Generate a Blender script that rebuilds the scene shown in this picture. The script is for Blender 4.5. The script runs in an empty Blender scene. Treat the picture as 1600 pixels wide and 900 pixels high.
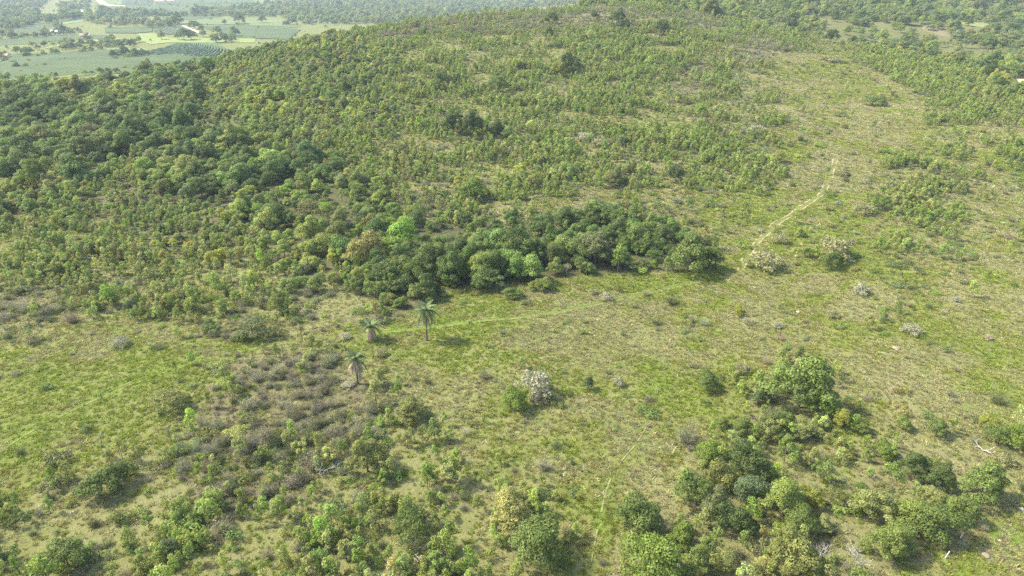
import bpy, math, random
import numpy as np
from mathutils import Vector, Matrix

# ------------------------------------------------------------------ camera, sky, sun, exposure
sc = bpy.context.scene
C = sc.collection
R = math.radians
CAM_Z, PITCH, FPX = 73.0, R(25.0), 1071.0          # FPX: focal length in photo pixels (1600 wide)
cam_d = bpy.data.cameras.new('drone_camera')
cam = bpy.data.objects.new('drone_camera', cam_d)
C.objects.link(cam)
cam.location = (0, 0, CAM_Z)
cam.rotation_euler = (R(90) - PITCH, 0, 0)
cam_d.sensor_width = 36.0
cam_d.lens = 36.0 * FPX / 1600.0
cam_d.clip_start = 0.5
cam_d.clip_end = 40000
sc.camera = cam

SUN_EL, SUN_AZ = R(47), R(180 + 12)    # azimuth of the sun measured ccw from +X : on the left, a touch towards the far side below
SUN_DIR = Vector((-math.cos(SUN_EL) * math.cos(R(10)), math.cos(SUN_EL) * math.sin(R(10)), math.sin(SUN_EL)))
world = bpy.data.worlds.new('World')
sc.world = world
world.use_nodes = True
wn = world.node_tree
wn.nodes.clear()
sky = wn.nodes.new('ShaderNodeTexSky')
sky.sky_type = 'NISHITA'
sky.sun_disc = False
sky.sun_elevation = SUN_EL
sky.sun_rotation = math.atan2(SUN_DIR.x, SUN_DIR.y)
sky.air_density = 1.0
sky.dust_density = 2.5
bg = wn.nodes.new('ShaderNodeBackground')
bg.inputs['Strength'].default_value = 0.15
wo = wn.nodes.new('ShaderNodeOutputWorld')
wn.links.new(sky.outputs[0], bg.inputs[0])
wn.links.new(bg.outputs[0], wo.inputs[0])
sl = bpy.data.lights.new('sun', 'SUN')
sl.energy = 3.3
sl.angle = R(3.0)
sl.color = (1.0, 0.92, 0.74)
so = bpy.data.objects.new('sun', sl)
C.objects.link(so)
so.rotation_euler = SUN_DIR.to_track_quat('Z', 'Y').to_euler()
sc.view_settings.view_transform = 'Standard'
sc.view_settings.look = 'None'
sc.view_settings.exposure = 1.55
sc.view_settings.gamma = 1.0
sc.cycles.max_bounces = 6
sc.cycles.diffuse_bounces = 2
sc.cycles.transmission_bounces = 3
sc.cycles.volume_bounces = 0
sc.cycles.use_denoising = False

# ------------------------------------------------------------------ numbers: noise, terrain
rs = np.random.RandomState(7)
_perm = rs.rand(512, 512)


def vnoise(x, y, s=0):
    x = np.asarray(x, float) + 37.3 * s
    y = np.asarray(y, float) - 19.7 * s
    xi = np.floor(x).astype(int)
    yi = np.floor(y).astype(int)
    fx = x - xi
    fy = y - yi
    fx = fx * fx * (3 - 2 * fx)
    fy = fy * fy * (3 - 2 * fy)
    g = lambda a, b: _perm[a % 512, b % 512]
    return (g(xi, yi) * (1 - fx) + g(xi + 1, yi) * fx) * (1 - fy) + (g(xi, yi + 1) * (1 - fx) + g(xi + 1, yi + 1) * fx) * fy


def fbm(x, y, sc_, octv=4, s=0):
    v = 0
    a = 0.5
    tot = 0
    for k in range(octv):
        v = v + a * vnoise(x / sc_, y / sc_, s + k * 3)
        tot += a
        a *= 0.5
        sc_ /= 2.03
    return v / tot


VAL = -40.0
# height profiles along bearings t = x / y : (distance y, height z)
NEARP = [(60, 0), (110, 0), (160, 0.5)]
PROF = [
    (-1.3, [(220, -2), (300, -3), (400, 1), (480, -4), (600, -14), (700, -28), (850, VAL)], VAL),
    (-0.70, [(220, -1), (300, -2), (420, 1), (500, -7), (600, -12), (700, -28), (850, VAL)], VAL),
    (-0.525, [(220, -1), (300, 0.5), (450, 6), (540, -1), (640, -10), (750, -30), (880, VAL)], VAL),
    (-0.35, [(220, 0), (300, 5), (400, 13), (500, 18), (600, 9), (700, -8), (820, -30), (930, VAL)], VAL),
    (-0.24, [(220, 1), (300, 6), (400, 18), (530, 31), (630, 22), (730, 0), (850, -28), (950, VAL)], VAL),
    (-0.09, [(220, 1), (300, 6), (400, 17), (500, 30), (580, 38), (680, 30), (780, 8), (900, -22), (1000, VAL)], VAL),
    (0.06, [(220, 1), (300, 5), (400, 16), (500, 30), (620, 43), (720, 36), (840, 10), (960, -20), (1100, VAL)], VAL),
    (0.175, [(220, 1), (300, 5), (400, 16), (500, 30), (650, 46), (760, 40), (900, 30), (1100, 40), (1400, 44)], 46),
    (0.27, [(220, 1), (300, 5), (400, 15), (520, 29), (640, 38), (740, 33), (900, 36), (1100, 42), (1400, 46)], 48),
    (0.36, [(220, 1), (300, 5), (400, 14), (500, 24), (570, 29), (650, 24), (780, 31), (950, 38), (1200, 43)], 48),
    (0.445, [(220, 1), (300, 5), (400, 13), (480, 21), (540, 25), (630, 18), (780, 27), (950, 34), (1200, 41)], 48),
    (0.575, [(220, 1), (300, 6), (400, 14), (470, 18.5), (550, 10), (660, 9), (780, 19), (950, 27), (1200, 39)], 46),
    (0.72, [(220, 1), (300, 8), (400, 14.5), (480, 8), (560, 4), (700, 12), (850, 19), (1000, 26), (1250, 38)], 46),
    (1.3, [(220, 1), (300, 8), (400, 12), (480, 6), (560, 4), (700, 12), (850, 19), (1000, 26), (1250, 38)], 46),
]
NT, NY = 360, 520
LY0, LY1 = math.log(50.0), math.log(16000.0)
_ly = np.linspace(LY0, LY1, NY)
_yy = np.exp(_ly)
_tt = np.linspace(-1.3, 1.3, NT)
_cols = []
for t, pr, far in PROF:
    k = NEARP + pr + [(1700 if far > 0 else 1500, far), (16000, far)]
    _cols.append(np.interp(_yy, [a for a, _ in k], [b for _, b in k]))
_cols = np.array(_cols)
_tk = [p[0] for p in PROF]
TAB = np.array([[0.0] * NY] * NT)
for j in range(NY):
    TAB[:, j] = np.interp(_tt, _tk, _cols[:, j])


def blur(a, r, ax):
    k = np.exp(-0.5 * (np.arange(-3 * r, 3 * r + 1) / r) ** 2)
    k /= k.sum()
    p = np.pad(a, [(3 * r, 3 * r) if i == ax else (0, 0) for i in range(2)], mode='edge')
    return np.apply_along_axis(lambda v: np.convolve(v, k, 'valid'), ax, p)


TAB = blur(blur(TAB, 5, 0), 4, 1)


def H(x, y):
    x = np.asarray(x, float)
    y = np.asarray(y, float)
    yc = np.maximum(y, 60.0)
    t = np.clip(x / yc, -1.29, 1.29)
    a = (t + 1.3) / 2.6 * (NT - 1)
    b = np.clip((np.log(yc) - LY0) / (LY1 - LY0) * (NY - 1), 0, NY - 1.001)
    i = np.clip(a.astype(int), 0, NT - 2)
    j = b.astype(int)
    fa = a - i
    fb = b - j
    z = (TAB[i, j] * (1 - fa) + TAB[i + 1, j] * fa) * (1 - fb) + (TAB[i, j + 1] * (1 - fa) + TAB[i + 1, j + 1] * fa) * fb
    near = np.clip((y - 60) / 60, 0.3, 1)
    keep = np.clip((z + 36) / 12, 0, 1)            # the valley floor stays flat
    z = z + keep * near * ((fbm(x, y, 85, 3, 1) - 0.5) * 5.0 + (fbm(x, y, 22, 2, 5) - 0.5) * 1.1)
    big = np.clip((y - 650) / 300, 0, 1) * keep
    z = z + big * (fbm(x, y, 230, 3, 9) - 0.5) * 16
    z = z + 7 * np.exp(-((x - 440) / 75) ** 2 - ((y - 760) / 60) ** 2)
    return z


CP, SP = math.cos(PITCH), math.sin(PITCH)


def pix(x, y, z):
    """place in the world -> photo pixel (1600 x 900) and depth"""
    dz = z - CAM_Z
    dep = y * CP - dz * SP
    up = y * SP + dz * CP
    dep = np.maximum(dep, 1e-3)
    return 800 + FPX * x / dep, 450 - FPX * up / dep, dep


_ys = np.concatenate([np.arange(40, 300, 0.5), np.arange(300, 1000, 1.5), np.geomspace(1000, 15000, 900)])


def at(u, v, hoff=0.0, ymin=0.0):
    """the ground point seen at a photo pixel (hoff: height above the ground of the thing seen there)"""
    dx = (u - 800) / FPX
    uy = (450 - v) / FPX
    Y = CP + uy * SP
    Z = -SP + uy * CP
    ys = _ys[_ys > ymin]
    zs = CAM_Z + Z / Y * ys
    h = H(dx / Y * ys, ys) + hoff
    k = np.argmax(zs <= h)
    if zs[k] > h[k]:
        k = len(ys) - 1
    y = ys[k]
    if k > 0:
        d0 = zs[k - 1] - h[k - 1]
        d1 = h[k] - zs[k]
        y = ys[k - 1] + (ys[k] - ys[k - 1]) * d0 / max(d0 + d1, 1e-6)
    x = dx / Y * y
    return float(x), float(y), float(H(x, y))


# ------------------------------------------------------------------ vegetation map, 50 px cells of the photograph
GRID = """
wwwwwwwwwwwwsbbbbbbbsbbssswwwwww
wwwwwwwwwwwwsssssssssssbtmmsswww
ffffffwwwwwwsssssssssbttddmtssww
ffffffwwwwwwwstssssstttttddmttss
fffffwwwwwssssssssssssstmmdmmsms
ffwwwwwwwwwssttssstsssttmmdmssmm
wwwwwwwwwwwfwbsttmmttmmmmddmssmm
sssswwwwwwwffFFFFFFFFFmmdmmmssmm
ssssssssswwwFFFFFFFFFFggmmmmmmmd
bbttssssttttwwmgggggggggggdmggdd
mgglggmbtmmmmgggglggggggggggglll
lllggmmbbbbmggggdgglllgmgggggdgl
glgggmbbbbbbtmdggdggllmwmmgdddgl
lggggmbbbbbbttmdggggggmwwmmddmdm
gggstmbbbbttttmmddgggmmwttmmstmm
mttmttbbbbtstttttmggdmwwtmttstwt
ssttttttstsstssttmdgmwmttstwtttl
ssssststssstssttwmdgwwwtwtwmmmll
""".split()
assert len(GRID) == 18 and all(len(r) == 32 for r in GRID), [len(r) for r in GRID]
#        T trees   size  S saplings  B shrubs  D dry   P pale   G tussocks | lush brown bare
CODES = {
    'f': (0.042, 0.84, 0.010, 0.040, 0.003, 0.0, 0.0, 0.3, 0.6, 0.0),
    'w': (0.085, 0.42, 0.060, 0.080, 0.012, 0.0, 0.05, 0.25, 0.7, 0.0),
    'F': (0.074, 0.66, 0.008, 0.050, 0.000, 0.0, 0.0, 0.3, 0.6, 0.0),
    's': (0.0010, 0.50, 0.320, 0.120, 0.022, 0.001, 1.2, 0.46, 0.44, 0.05),
    't': (0.0005, 0.45, 0.140, 0.110, 0.050, 0.001, 1.2, 0.34, 0.45, 0.1),
    'b': (0.0004, 0.5, 0.035, 0.080, 0.250, 0.001, 1.9, 0.30, 0.70, 0.1),
    'm': (0.0003, 0.5, 0.016, 0.050, 0.014, 0.0042, 2.5, 0.54, 0.15, 0.1),
    'g': (0.0, 0.5, 0.0015, 0.010, 0.004, 0.0008, 2.7, 0.62, 0.05, 0.05),
    'l': (0.0, 0.5, 0.0005, 0.004, 0.002, 0.0004, 2.7, 0.74, 0.0, 0.0),
    'd': (0.0, 0.5, 0.0030, 0.014, 0.007, 0.0034, 2.5, 0.46, 0.10, 0.15),
}
CODES['x'] = (0.005, 0.42, 0.080, 0.140, 0.030, 0.001, 1.3, 0.34, 0.55, 0.05)
CKEYS = list(CODES)
CTAB = np.array([CODES[k] for k in CKEYS])
GI = np.array([[CKEYS.index(c if q < 12 or c != 'w' else 'x') for c in r] for q, r in enumerate(GRID)])
POLYS = [
    ('f', [(250, 215), (380, 235), (520, 262), (640, 330), (690, 370), (610, 430), (500, 400), (330, 330), (220, 285)]),
    ('f', [(0, 128), (100, 108), (230, 95), (300, 120), (260, 190), (200, 250), (110, 290), (0, 300)]),
    ('x', [(1080, 690), (1200, 705), (1330, 700), (1380, 690), (1560, 700), (1510, 815), (1440, 860), (1380, 905), (950, 905), (975, 790), (1040, 770)]),
    ('x', [(1180, 600), (1230, 560), (1300, 570), (1340, 640), (1290, 690), (1190, 690)]),
    ('d', [(1190, 84), (1285, 84), (1370, 112), (1450, 155), (1440, 200), (1350, 285), (1310, 330), (1250, 355), (1190, 405), (1150, 425), (1125, 345), (1210, 290), (1280, 235), (1325, 185), (1335, 150), (1260, 115)]),   # sharp edges of the vegetation, in photo pixels
    ('F', [(585, 445), (605, 400), (700, 362), (800, 360), (900, 366), (1000, 372), (1055, 382), (1085, 396), (1100, 412), (1060, 416), (1000, 418), (900, 424), (860, 432), (800, 440), (700, 456)]),
    ('g', [(700, 462), (800, 447), (870, 437), (1000, 424), (1130, 420), (1150, 380), (1240, 420), (1240, 560), (900, 560), (760, 540), (600, 560), (610, 500)]),
    ('m', [(1102, 412), (1096, 395), (1060, 362), (1000, 345), (900, 332), (900, 290), (1100, 300), (1180, 340), (1150, 410)]),
    ('l', [(1600, 770), (1560, 790), (1510, 845), (1470, 900), (1600, 900)]),
    ('d', [(1600, 690), (1560, 745), (1505, 810), (1440, 860), (1400, 900), (1475, 905), (1520, 845), (1565, 785), (1605, 765)]),
    ('d', [(1200, 84), (1270, 84), (1340, 100), (1390, 130), (1360, 150), (1310, 140), (1250, 112)]),
    ('b', [(560, 62), (620, 40), (760, 30), (830, 36), (900, 22), (1060, 24), (1100, 32), (960, 44), (800, 52), (640, 62)]),
    ('b', [(1150, 70), (1220, 64), (1240, 80), (1180, 92)]),
    ('l', [(60, 540), (250, 535), (420, 530), (420, 545), (330, 560), (200, 600), (90, 660), (0, 700), (0, 660), (100, 600), (20, 580)]),
]


def in_poly(u, v, p):
    r = np.zeros(np.shape(u), bool)
    n = len(p)
    for i in range(n):
        x1, y1 = p[i]
        x2, y2 = p[(i + 1) % n]
        c = ((y1 > v) != (y2 > v))
        with np.errstate(divide='ignore', invalid='ignore'):
            r ^= c & (u < (x2 - x1) * (v - y1) / (y2 - y1 + 1e-12) + x1)
    return r


def crest(x, y):
    """distance of the hill's crest along the bearing of (x, y)"""
    return np.interp(x / np.maximum(y, 60), [-1.3, -.7, -.525, -.35, -.24, -.09, .06, .175, .27, .36, .445, .575, .72, 1.3],
                     [420, 440, 470, 520, 550, 600, 640, 670, 640, 590, 560, 480, 430, 430])


def codes(x, y, z, rnd=None):
    """vegetation code of places on the near hill; a wobble breaks the cell edges"""
    u, v, d = pix(x, y, z)
    wob = 26 if rnd is None else 20
    du = (fbm(x, y, 14, 3, 21) - 0.5) * 2 * wob * 1.3
    dv = (fbm(x, y, 14, 3, 31) - 0.5) * 2 * wob * 0.5 * np.clip((v + 100) / 500, 0.15, 1.3)
    if rnd is not None:
        du = du + (rnd.rand(len(x)) - 0.5) * 50
        dv = dv + (rnd.rand(len(x)) - 0.5) * 30 * np.clip((v + 100) / 500, 0.2, 1)
    gi = GI[np.clip(((v + dv) / 50).astype(int), 0, 17), np.clip(((u + du) / 50).astype(int), 0, 31)]
    for c, p in POLYS:
        m = in_poly(u + du * 0.25, v + dv * 0.3, p)
        gi = np.where(m, CKEYS.index(c), gi)
    return gi, u, v, d


# ------------------------------------------------------------------ materials
def new_mat(name):
    m = bpy.data.materials.new(name)
    m.use_nodes = True
    nt = m.node_tree
    nt.nodes.clear()
    return m, nt, nt.nodes, nt.links


def mixc(nt, a, b, f, bt='MIX'):
    n = nt.nodes.new('ShaderNodeMix')
    n.data_type = 'RGBA'
    n.blend_type = bt
    for s, v in ((0, f), (6, a), (7, b)):
        if isinstance(v, bpy.types.NodeSocket):
            nt.links.new(v, n.inputs[s])
        else:
            n.inputs[s].default_value = v if s == 0 else (*v, 1)
    return n.outputs[2]


def mth(nt, op, a, b=0.0, c=0.0, clamp=False):
    n = nt.nodes.new('ShaderNodeMath')
    n.operation = op
    n.use_clamp = clamp
    for s, v in ((0, a), (1, b), (2, c)):
        if isinstance(v, bpy.types.NodeSocket):
            nt.links.new(v, n.inputs[s])
        else:
            n.inputs[s].default_value = v
    return n.outputs[0]


def attr(nt, name, kind='GEOMETRY'):
    n = nt.nodes.new('ShaderNodeAttribute')
    n.attribute_type = kind
    n.attribute_name = name
    return n


def noise(nt, scale, detail=3, rough=0.55, vec=None, dist=0.0):
    n = nt.nodes.new('ShaderNodeTexNoise')
    n.inputs['Scale'].default_value = scale
    n.inputs['Detail'].default_value = detail
    n.inputs['Roughness'].default_value = rough
    n.inputs['Distortion'].default_value = dist
    if vec is not None:
        nt.links.new(vec, n.inputs['Vector'])
    return n.outputs['Fac']


def ramp(nt, fac, a, b):
    n = nt.nodes.new('ShaderNodeMapRange')
    n.interpolation_type = 'SMOOTHSTEP'
    nt.links.new(fac, n.inputs[0])
    n.inputs[1].default_value = a
    n.inputs[2].default_value = b
    return n.outputs[0]


def leaf_material(name, trans=0.3, lo=0.55, hi=1.55, yellow=(0.10, 0.09, 0.0), bright=1.0):
    m, nt, N, L = new_mat(name)
    t = attr(nt, 'tint', 'INSTANCER')
    lv = attr(nt, 'lv')
    g = mth(nt, 'MULTIPLY_ADD', lv.outputs['Fac'], hi - lo, lo)
    vm = N.new('ShaderNodeVectorMath')
    vm.operation = 'SCALE'
    L.new(t.outputs['Vector'], vm.inputs[0])
    L.new(mth(nt, 'MULTIPLY', g, bright), vm.inputs['Scale'])
    va = N.new('ShaderNodeVectorMath')
    va.operation = 'MULTIPLY_ADD'
    cmb = N.new('ShaderNodeCombineXYZ')
    p = mth(nt, 'POWER', lv.outputs['Fac'], 3.0)
    L.new(p, cmb.inputs[0]); L.new(p, cmb.inputs[1]); L.new(p, cmb.inputs[2])
    L.new(cmb.outputs[0], va.inputs[0])
    va.inputs[1].default_value = [c * 0.22 for c in yellow]
    L.new(vm.outputs[0], va.inputs[2])
    pb = N.new('ShaderNodeBsdfPrincipled')
    pb.inputs['Roughness'].default_value = 0.55
    pb.inputs['Specular IOR Level'].default_value = 0.28
    L.new(va.outputs[0], pb.inputs['Base Color'])
    tr = N.new('ShaderNodeBsdfTranslucent')
    L.new(va.outputs[0], tr.inputs['Color'])
    mx = N.new('ShaderNodeMixShader')
    mx.inputs[0].default_value = trans
    L.new(pb.outputs[0], mx.inputs[1])
    L.new(tr.outputs[0], mx.inputs[2])
    o = N.new('ShaderNodeOutputMaterial')
    L.new(mx.outputs[0], o.inputs[0])
    return m


def plain_material(name, c1, c2, scale=6.0, rough=0.9, bump=0.3):
    m, nt, N, L = new_mat(name)
    geo = N.new('ShaderNodeNewGeometry')
    n1 = noise(nt, scale, 4, 0.6, geo.outputs['Position'])
    col = mixc(nt, c1, c2, ramp(nt, n1, 0.35, 0.65))
    pb = N.new('ShaderNodeBsdfPrincipled')
    pb.inputs['Roughness'].default_value = rough
    pb.inputs['Specular IOR Level'].default_value = 0.2
    L.new(col, pb.inputs['Base Color'])
    if bump:
        b = N.new('ShaderNodeBump')
        b.inputs['Strength'].default_value = bump
        b.inputs['Distance'].default_value = 0.05
        L.new(n1, b.inputs['Height'])
        L.new(b.outputs[0], pb.inputs['Normal'])
    o = N.new('ShaderNodeOutputMaterial')
    L.new(pb.outputs[0], o.inputs[0])
    return m


M_LEAF = leaf_material('foliage', 0.42, 0.6, 1.6, bright=2.3)
M_SAP = leaf_material('young_foliage', 0.4, 0.65, 1.5, bright=2.25)
M_GRASS = leaf_material('grass_blades', 0.4, 0.75, 1.35, (0.05, 0.04, 0.02), bright=1.3)
M_TWIG = leaf_material('dry_twigs', 0.25, 0.75, 1.25, (0.0, 0.0, 0.0), bright=1.4)
M_FLOWER = leaf_material('pale_blossom', 0.35, 0.6, 1.35, (0.08, 0.08, 0.06), bright=1.05)
M_BARK = plain_material('bark', (0.09, 0.075, 0.06), (0.19, 0.165, 0.135))
M_PALEBARK = plain_material('bleached_bark', (0.30, 0.27, 0.24), (0.52, 0.48, 0.43))
M_WOOD = plain_material('weathered_wood', (0.36, 0.33, 0.29), (0.58, 0.55, 0.5), 12)
M_STONE = plain_material('pale_stone', (0.26, 0.24, 0.20), (0.42, 0.39, 0.34), 5)
M_SOIL = plain_material('red_soil', (0.20, 0.165, 0.115), (0.27, 0.22, 0.155), 2.5)
M_SAND = plain_material('bare_orange_earth', (0.52, 0.33, 0.20), (0.62, 0.44, 0.30), 0.3)
M_WALL = plain_material('whitewash', (0.62, 0.58, 0.52), (0.72, 0.68, 0.62), 1.5, 0.8, 0.0)
M_TILE = plain_material('clay_tile', (0.40, 0.20, 0.14), (0.52, 0.30, 0.22), 2.0, 0.8, 0.0)
M_SHEET = plain_material('white_sheet_roof', (0.70, 0.70, 0.70), (0.80, 0.80, 0.80), 1.0, 0.5, 0.0)
M_GLASS = plain_material('dark_window', (0.02, 0.025, 0.03), (0.04, 0.045, 0.05), 1.0, 0.15, 0.0)
M_RUT = plain_material('worn_track_earth', (0.24, 0.22, 0.105), (0.33, 0.285, 0.165), 1.2)
M_RUT2 = plain_material('trodden_grass', (0.155, 0.175, 0.055), (0.205, 0.205, 0.08), 1.2)


def ground_material():
    m, nt, N, L = new_mat('ground_cover')
    geo = N.new('ShaderNodeNewGeometry')
    P = geo.outputs['Position']
    lush = attr(nt, 'lush').outputs['Fac']
    brown = attr(nt, 'brown').outputs['Fac']
    bare = attr(nt, 'bare').outputs['Fac']
    wood = attr(nt, 'wood').outputs['Fac']
    nL = noise(nt, 0.07, 3, 0.6, P)
    nM = noise(nt, 0.35, 5, 0.68, P, 0.6)
    nS = noise(nt, 1.6, 5, 0.7, P, 0.4)
    nF = noise(nt, 4.5, 4, 0.75, P)
    mix3 = mth(nt, 'ADD', mth(nt, 'MULTIPLY', nL, 0.42), mth(nt, 'ADD', mth(nt, 'MULTIPLY', nM, 0.38), mth(nt, 'MULTIPLY', nS, 0.20)))
    # green grass against straw
    gsel = mth(nt, 'ADD', mix3, mth(nt, 'MULTIPLY_ADD', lush, 0.36, -0.18))
    gf = ramp(nt, gsel, 0.43, 0.58)
    straw = mixc(nt, (0.205, 0.195, 0.085), (0.285, 0.262, 0.132), ramp(nt, nS, 0.35, 0.65))
    green = mixc(nt, (0.128, 0.150, 0.038), (0.200, 0.210, 0.066), ramp(nt, nM, 0.35, 0.7))
    vivid = mixc(nt, green, (0.135, 0.20, 0.028), mth(nt, 'MULTIPLY', ramp(nt, gsel, 0.58, 0.72), 0.8))
    mid = mixc(nt, straw, (0.185, 0.20, 0.068), 0.6)
    base = mixc(nt, mid, vivid, gf)
    # dry litter
    bsel = mth(nt, 'ADD', mth(nt, 'ADD', mth(nt, 'MULTIPLY', nM, 0.6), mth(nt, 'MULTIPLY', nS, 0.4)), mth(nt, 'MULTIPLY_ADD', brown, 0.5, -0.30))
    litter = mixc(nt, (0.105, 0.094, 0.052), (0.175, 0.150, 0.090), ramp(nt, nS, 0.3, 0.7))
    base = mixc(nt, base, litter, ramp(nt, bsel, 0.42, 0.62))
    # bare patches
    esel = mth(nt, 'ADD', nM, mth(nt, 'MULTIPLY_ADD', bare, 0.25, -0.12))
    base = mixc(nt, base, (0.30, 0.235, 0.15), mth(nt, 'MULTIPLY', ramp(nt, esel, 0.64, 0.76), 0.75))
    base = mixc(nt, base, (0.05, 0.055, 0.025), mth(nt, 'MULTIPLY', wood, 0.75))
    g = mth(nt, 'MULTIPLY_ADD', nF, 0.95, 0.37)
    vm = N.new('ShaderNodeVectorMath')
    vm.operation = 'SCALE'
    L.new(base, vm.inputs[0])
    L.new(g, vm.inputs['Scale'])
    pb = N.new('ShaderNodeBsdfPrincipled')
    pb.inputs['Roughness'].default_value = 0.95
    pb.inputs['Specular IOR Level'].default_value = 0.1
    L.new(vm.outputs[0], pb.inputs['Base Color'])
    b = N.new('ShaderNodeBump')
    b.inputs['Strength'].default_value = 0.9
    b.inputs['Distance'].default_value = 0.35
    L.new(mth(nt, 'ADD', nS, mth(nt, 'MULTIPLY', nF, 0.35)), b.inputs['Height'])
    L.new(b.outputs[0], pb.inputs['Normal'])
    o = N.new('ShaderNodeOutputMaterial')
    L.new(pb.outputs[0], o.inputs[0])
    return m


M_GROUND = ground_material()


# ------------------------------------------------------------------ mesh helpers
class MB:
    """collects faces; becomes one mesh"""

    def __init__(s):
        s.v, s.f, s.m, s.lv, s.n = [], [], [], [], 0

    def add(s, verts, faces, mat=0, lv=0.5):
        verts = np.asarray(verts, float).reshape(-1, 3)
        s.v.append(verts)
        for f in faces:
            s.f.append([a + s.n for a in f])
        k = len(faces)
        s.m += [mat] * k
        s.lv += list(lv) if hasattr(lv, '__len__') else [lv] * k
        s.n += len(verts)

    def quads(s, Q, mat=0, lv=0.5):
        """Q: (n, 4, 3)"""
        n = len(Q)
        s.v.append(Q.reshape(-1, 3))
        s.f += (np.arange(n * 4).reshape(n, 4) + s.n).tolist()
        s.m += [mat] * n
        s.lv += list(lv) if hasattr(lv, '__len__') else [lv] * n
        s.n += n * 4

    def tris(s, Q, mat=0, lv=0.5):
        n = len(Q)
        s.v.append(Q.reshape(-1, 3))
        s.f += (np.arange(n * 3).reshape(n, 3) + s.n).tolist()
        s.m += [mat] * n
        s.lv += list(lv) if hasattr(lv, '__len__') else [lv] * n
        s.n += n * 3

    def tube(s, pts, rad, seg=6, mat=0, lv=0.5):
        pts = [Vector(p) for p in pts]
        rings = []
        for i, p in enumerate(pts):
            d = (pts[min(i + 1, len(pts) - 1)] - pts[max(i - 1, 0)]).normalized()
            a = d.orthogonal().normalized()
            b = d.cross(a)
            r = rad[i]
            rings.append([p + (a * math.cos(k * 2 * math.pi / seg) + b * math.sin(k * 2 * math.pi / seg)) * r for k in range(seg)])
        V = [tuple(q) for rr in rings for q in rr]
        F = []
        for i in range(len(pts) - 1):
            for k in range(seg):
                a0 = i * seg + k
                a1 = i * seg + (k + 1) % seg
                F.append([a0, a1, a1 + seg, a0 + seg])
        F.append(list(range((len(pts) - 1) * seg, len(pts) * seg)))
        s.add(V, F, mat, lv)

    def box(s, x0, x1, y0, y1, z0, z1, mat=0):
        V = [(x, y, z) for z in (z0, z1) for x, y in ((x0, y0), (x1, y0), (x1, y1), (x0, y1))]
        s.add(V, [[3, 2, 1, 0], [4, 5, 6, 7], [0, 1, 5, 4], [1, 2, 6, 5], [2, 3, 7, 6], [3, 0, 4, 7]], mat)

    def mesh(s, name, mats, smooth=False):
        me = bpy.data.meshes.new(name)
        V = np.concatenate(s.v) if s.v else np.zeros((0, 3))
        me.from_pydata(V.tolist(), [], s.f)
        for m in mats:
            me.materials.append(m)
        me.polygons.foreach_set('material_index', np.array(s.m, np.int32))
        a = me.attributes.new('lv', 'FLOAT', 'FACE')
        a.data.foreach_set('value', np.array(s.lv, np.float32))
        if smooth:
            me.polygons.foreach_set('use_smooth', np.ones(len(s.f), bool))
        me.update()
        return me


def tag(o, label=None, cat=None, group=None, kind=None):
    if label: o['label'] = label
    if cat: o['category'] = cat
    if group: o['group'] = group
    if kind: o['kind'] = kind
    return o


def link(name, me, parent=None):
    o = bpy.data.objects.new(name, me)
    C.objects.link(o)
    if parent is not None:
        o.parent = parent
    return o


def empty(name, loc, rz=0, s=(1, 1, 1)):
    o = bpy.data.objects.new(name, None)
    C.objects.link(o)
    o.location = loc
    o.rotation_euler = (0, 0, rz)
    o.scale = s
    o.empty_display_size = 0.3
    return o


def unit(v):
    return v / np.maximum(np.linalg.norm(v, axis=-1, keepdims=True), 1e-9)


def leaf_cloud(mb, r, lumps, n, size, mat=0, jitter=0.7, low=-0.45, inner=0.25, aspect=0.62, lumpvar=0.22, up=0.25):
    """leaf-sized faces spread over a set of lumps; lumps: (cx, cy, cz, rx, ry, rz)"""
    Lm = np.array(lumps, float)
    w = Lm[:, 3] * Lm[:, 4] + Lm[:, 3] * Lm[:, 5]
    k = r.choice(len(Lm), n, p=w / w.sum())
    d = unit(r.randn(n, 3))
    d[:, 2] = np.where(d[:, 2] < low, -d[:, 2] * 0.6, d[:, 2])
    d = unit(d)
    rad = 1.0 - inner * r.rand(n) ** 2 + 0.10 * r.randn(n)
    p = Lm[k, :3] + d * Lm[k, 3:] * rad[:, None]
    # drop what is buried deep in another lump
    keep = np.ones(n, bool)
    for j in range(len(Lm)):
        q = (p - Lm[j, :3]) / Lm[j, 3:]
        keep &= ~((k != j) & ((q ** 2).sum(1) < 0.45))
    p, d, k = p[keep], d[keep], k[keep]
    n = len(p)
    nr = unit(d + jitter * r.randn(n, 3) * 0.6 + np.array([0, 0, up]))
    a = unit(np.cross(nr, r.randn(n, 3)))
    b = np.cross(nr, a)
    sz = size * (0.6 + 0.8 * r.rand(n))[:, None]
    a = a * sz
    b = b * sz * aspect
    Q = np.stack([p - a, p - b * 0.9 + nr * sz * 0.1, p + a, p + b * 0.9 + nr * sz * 0.1], 1)
    lvv = r.rand(len(Lm)) * lumpvar - lumpvar / 2
    lv = np.clip(0.42 + lvv[k] + 0.20 * r.randn(n), 0, 1)
    mb.quads(Q, mat, lv)


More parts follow.
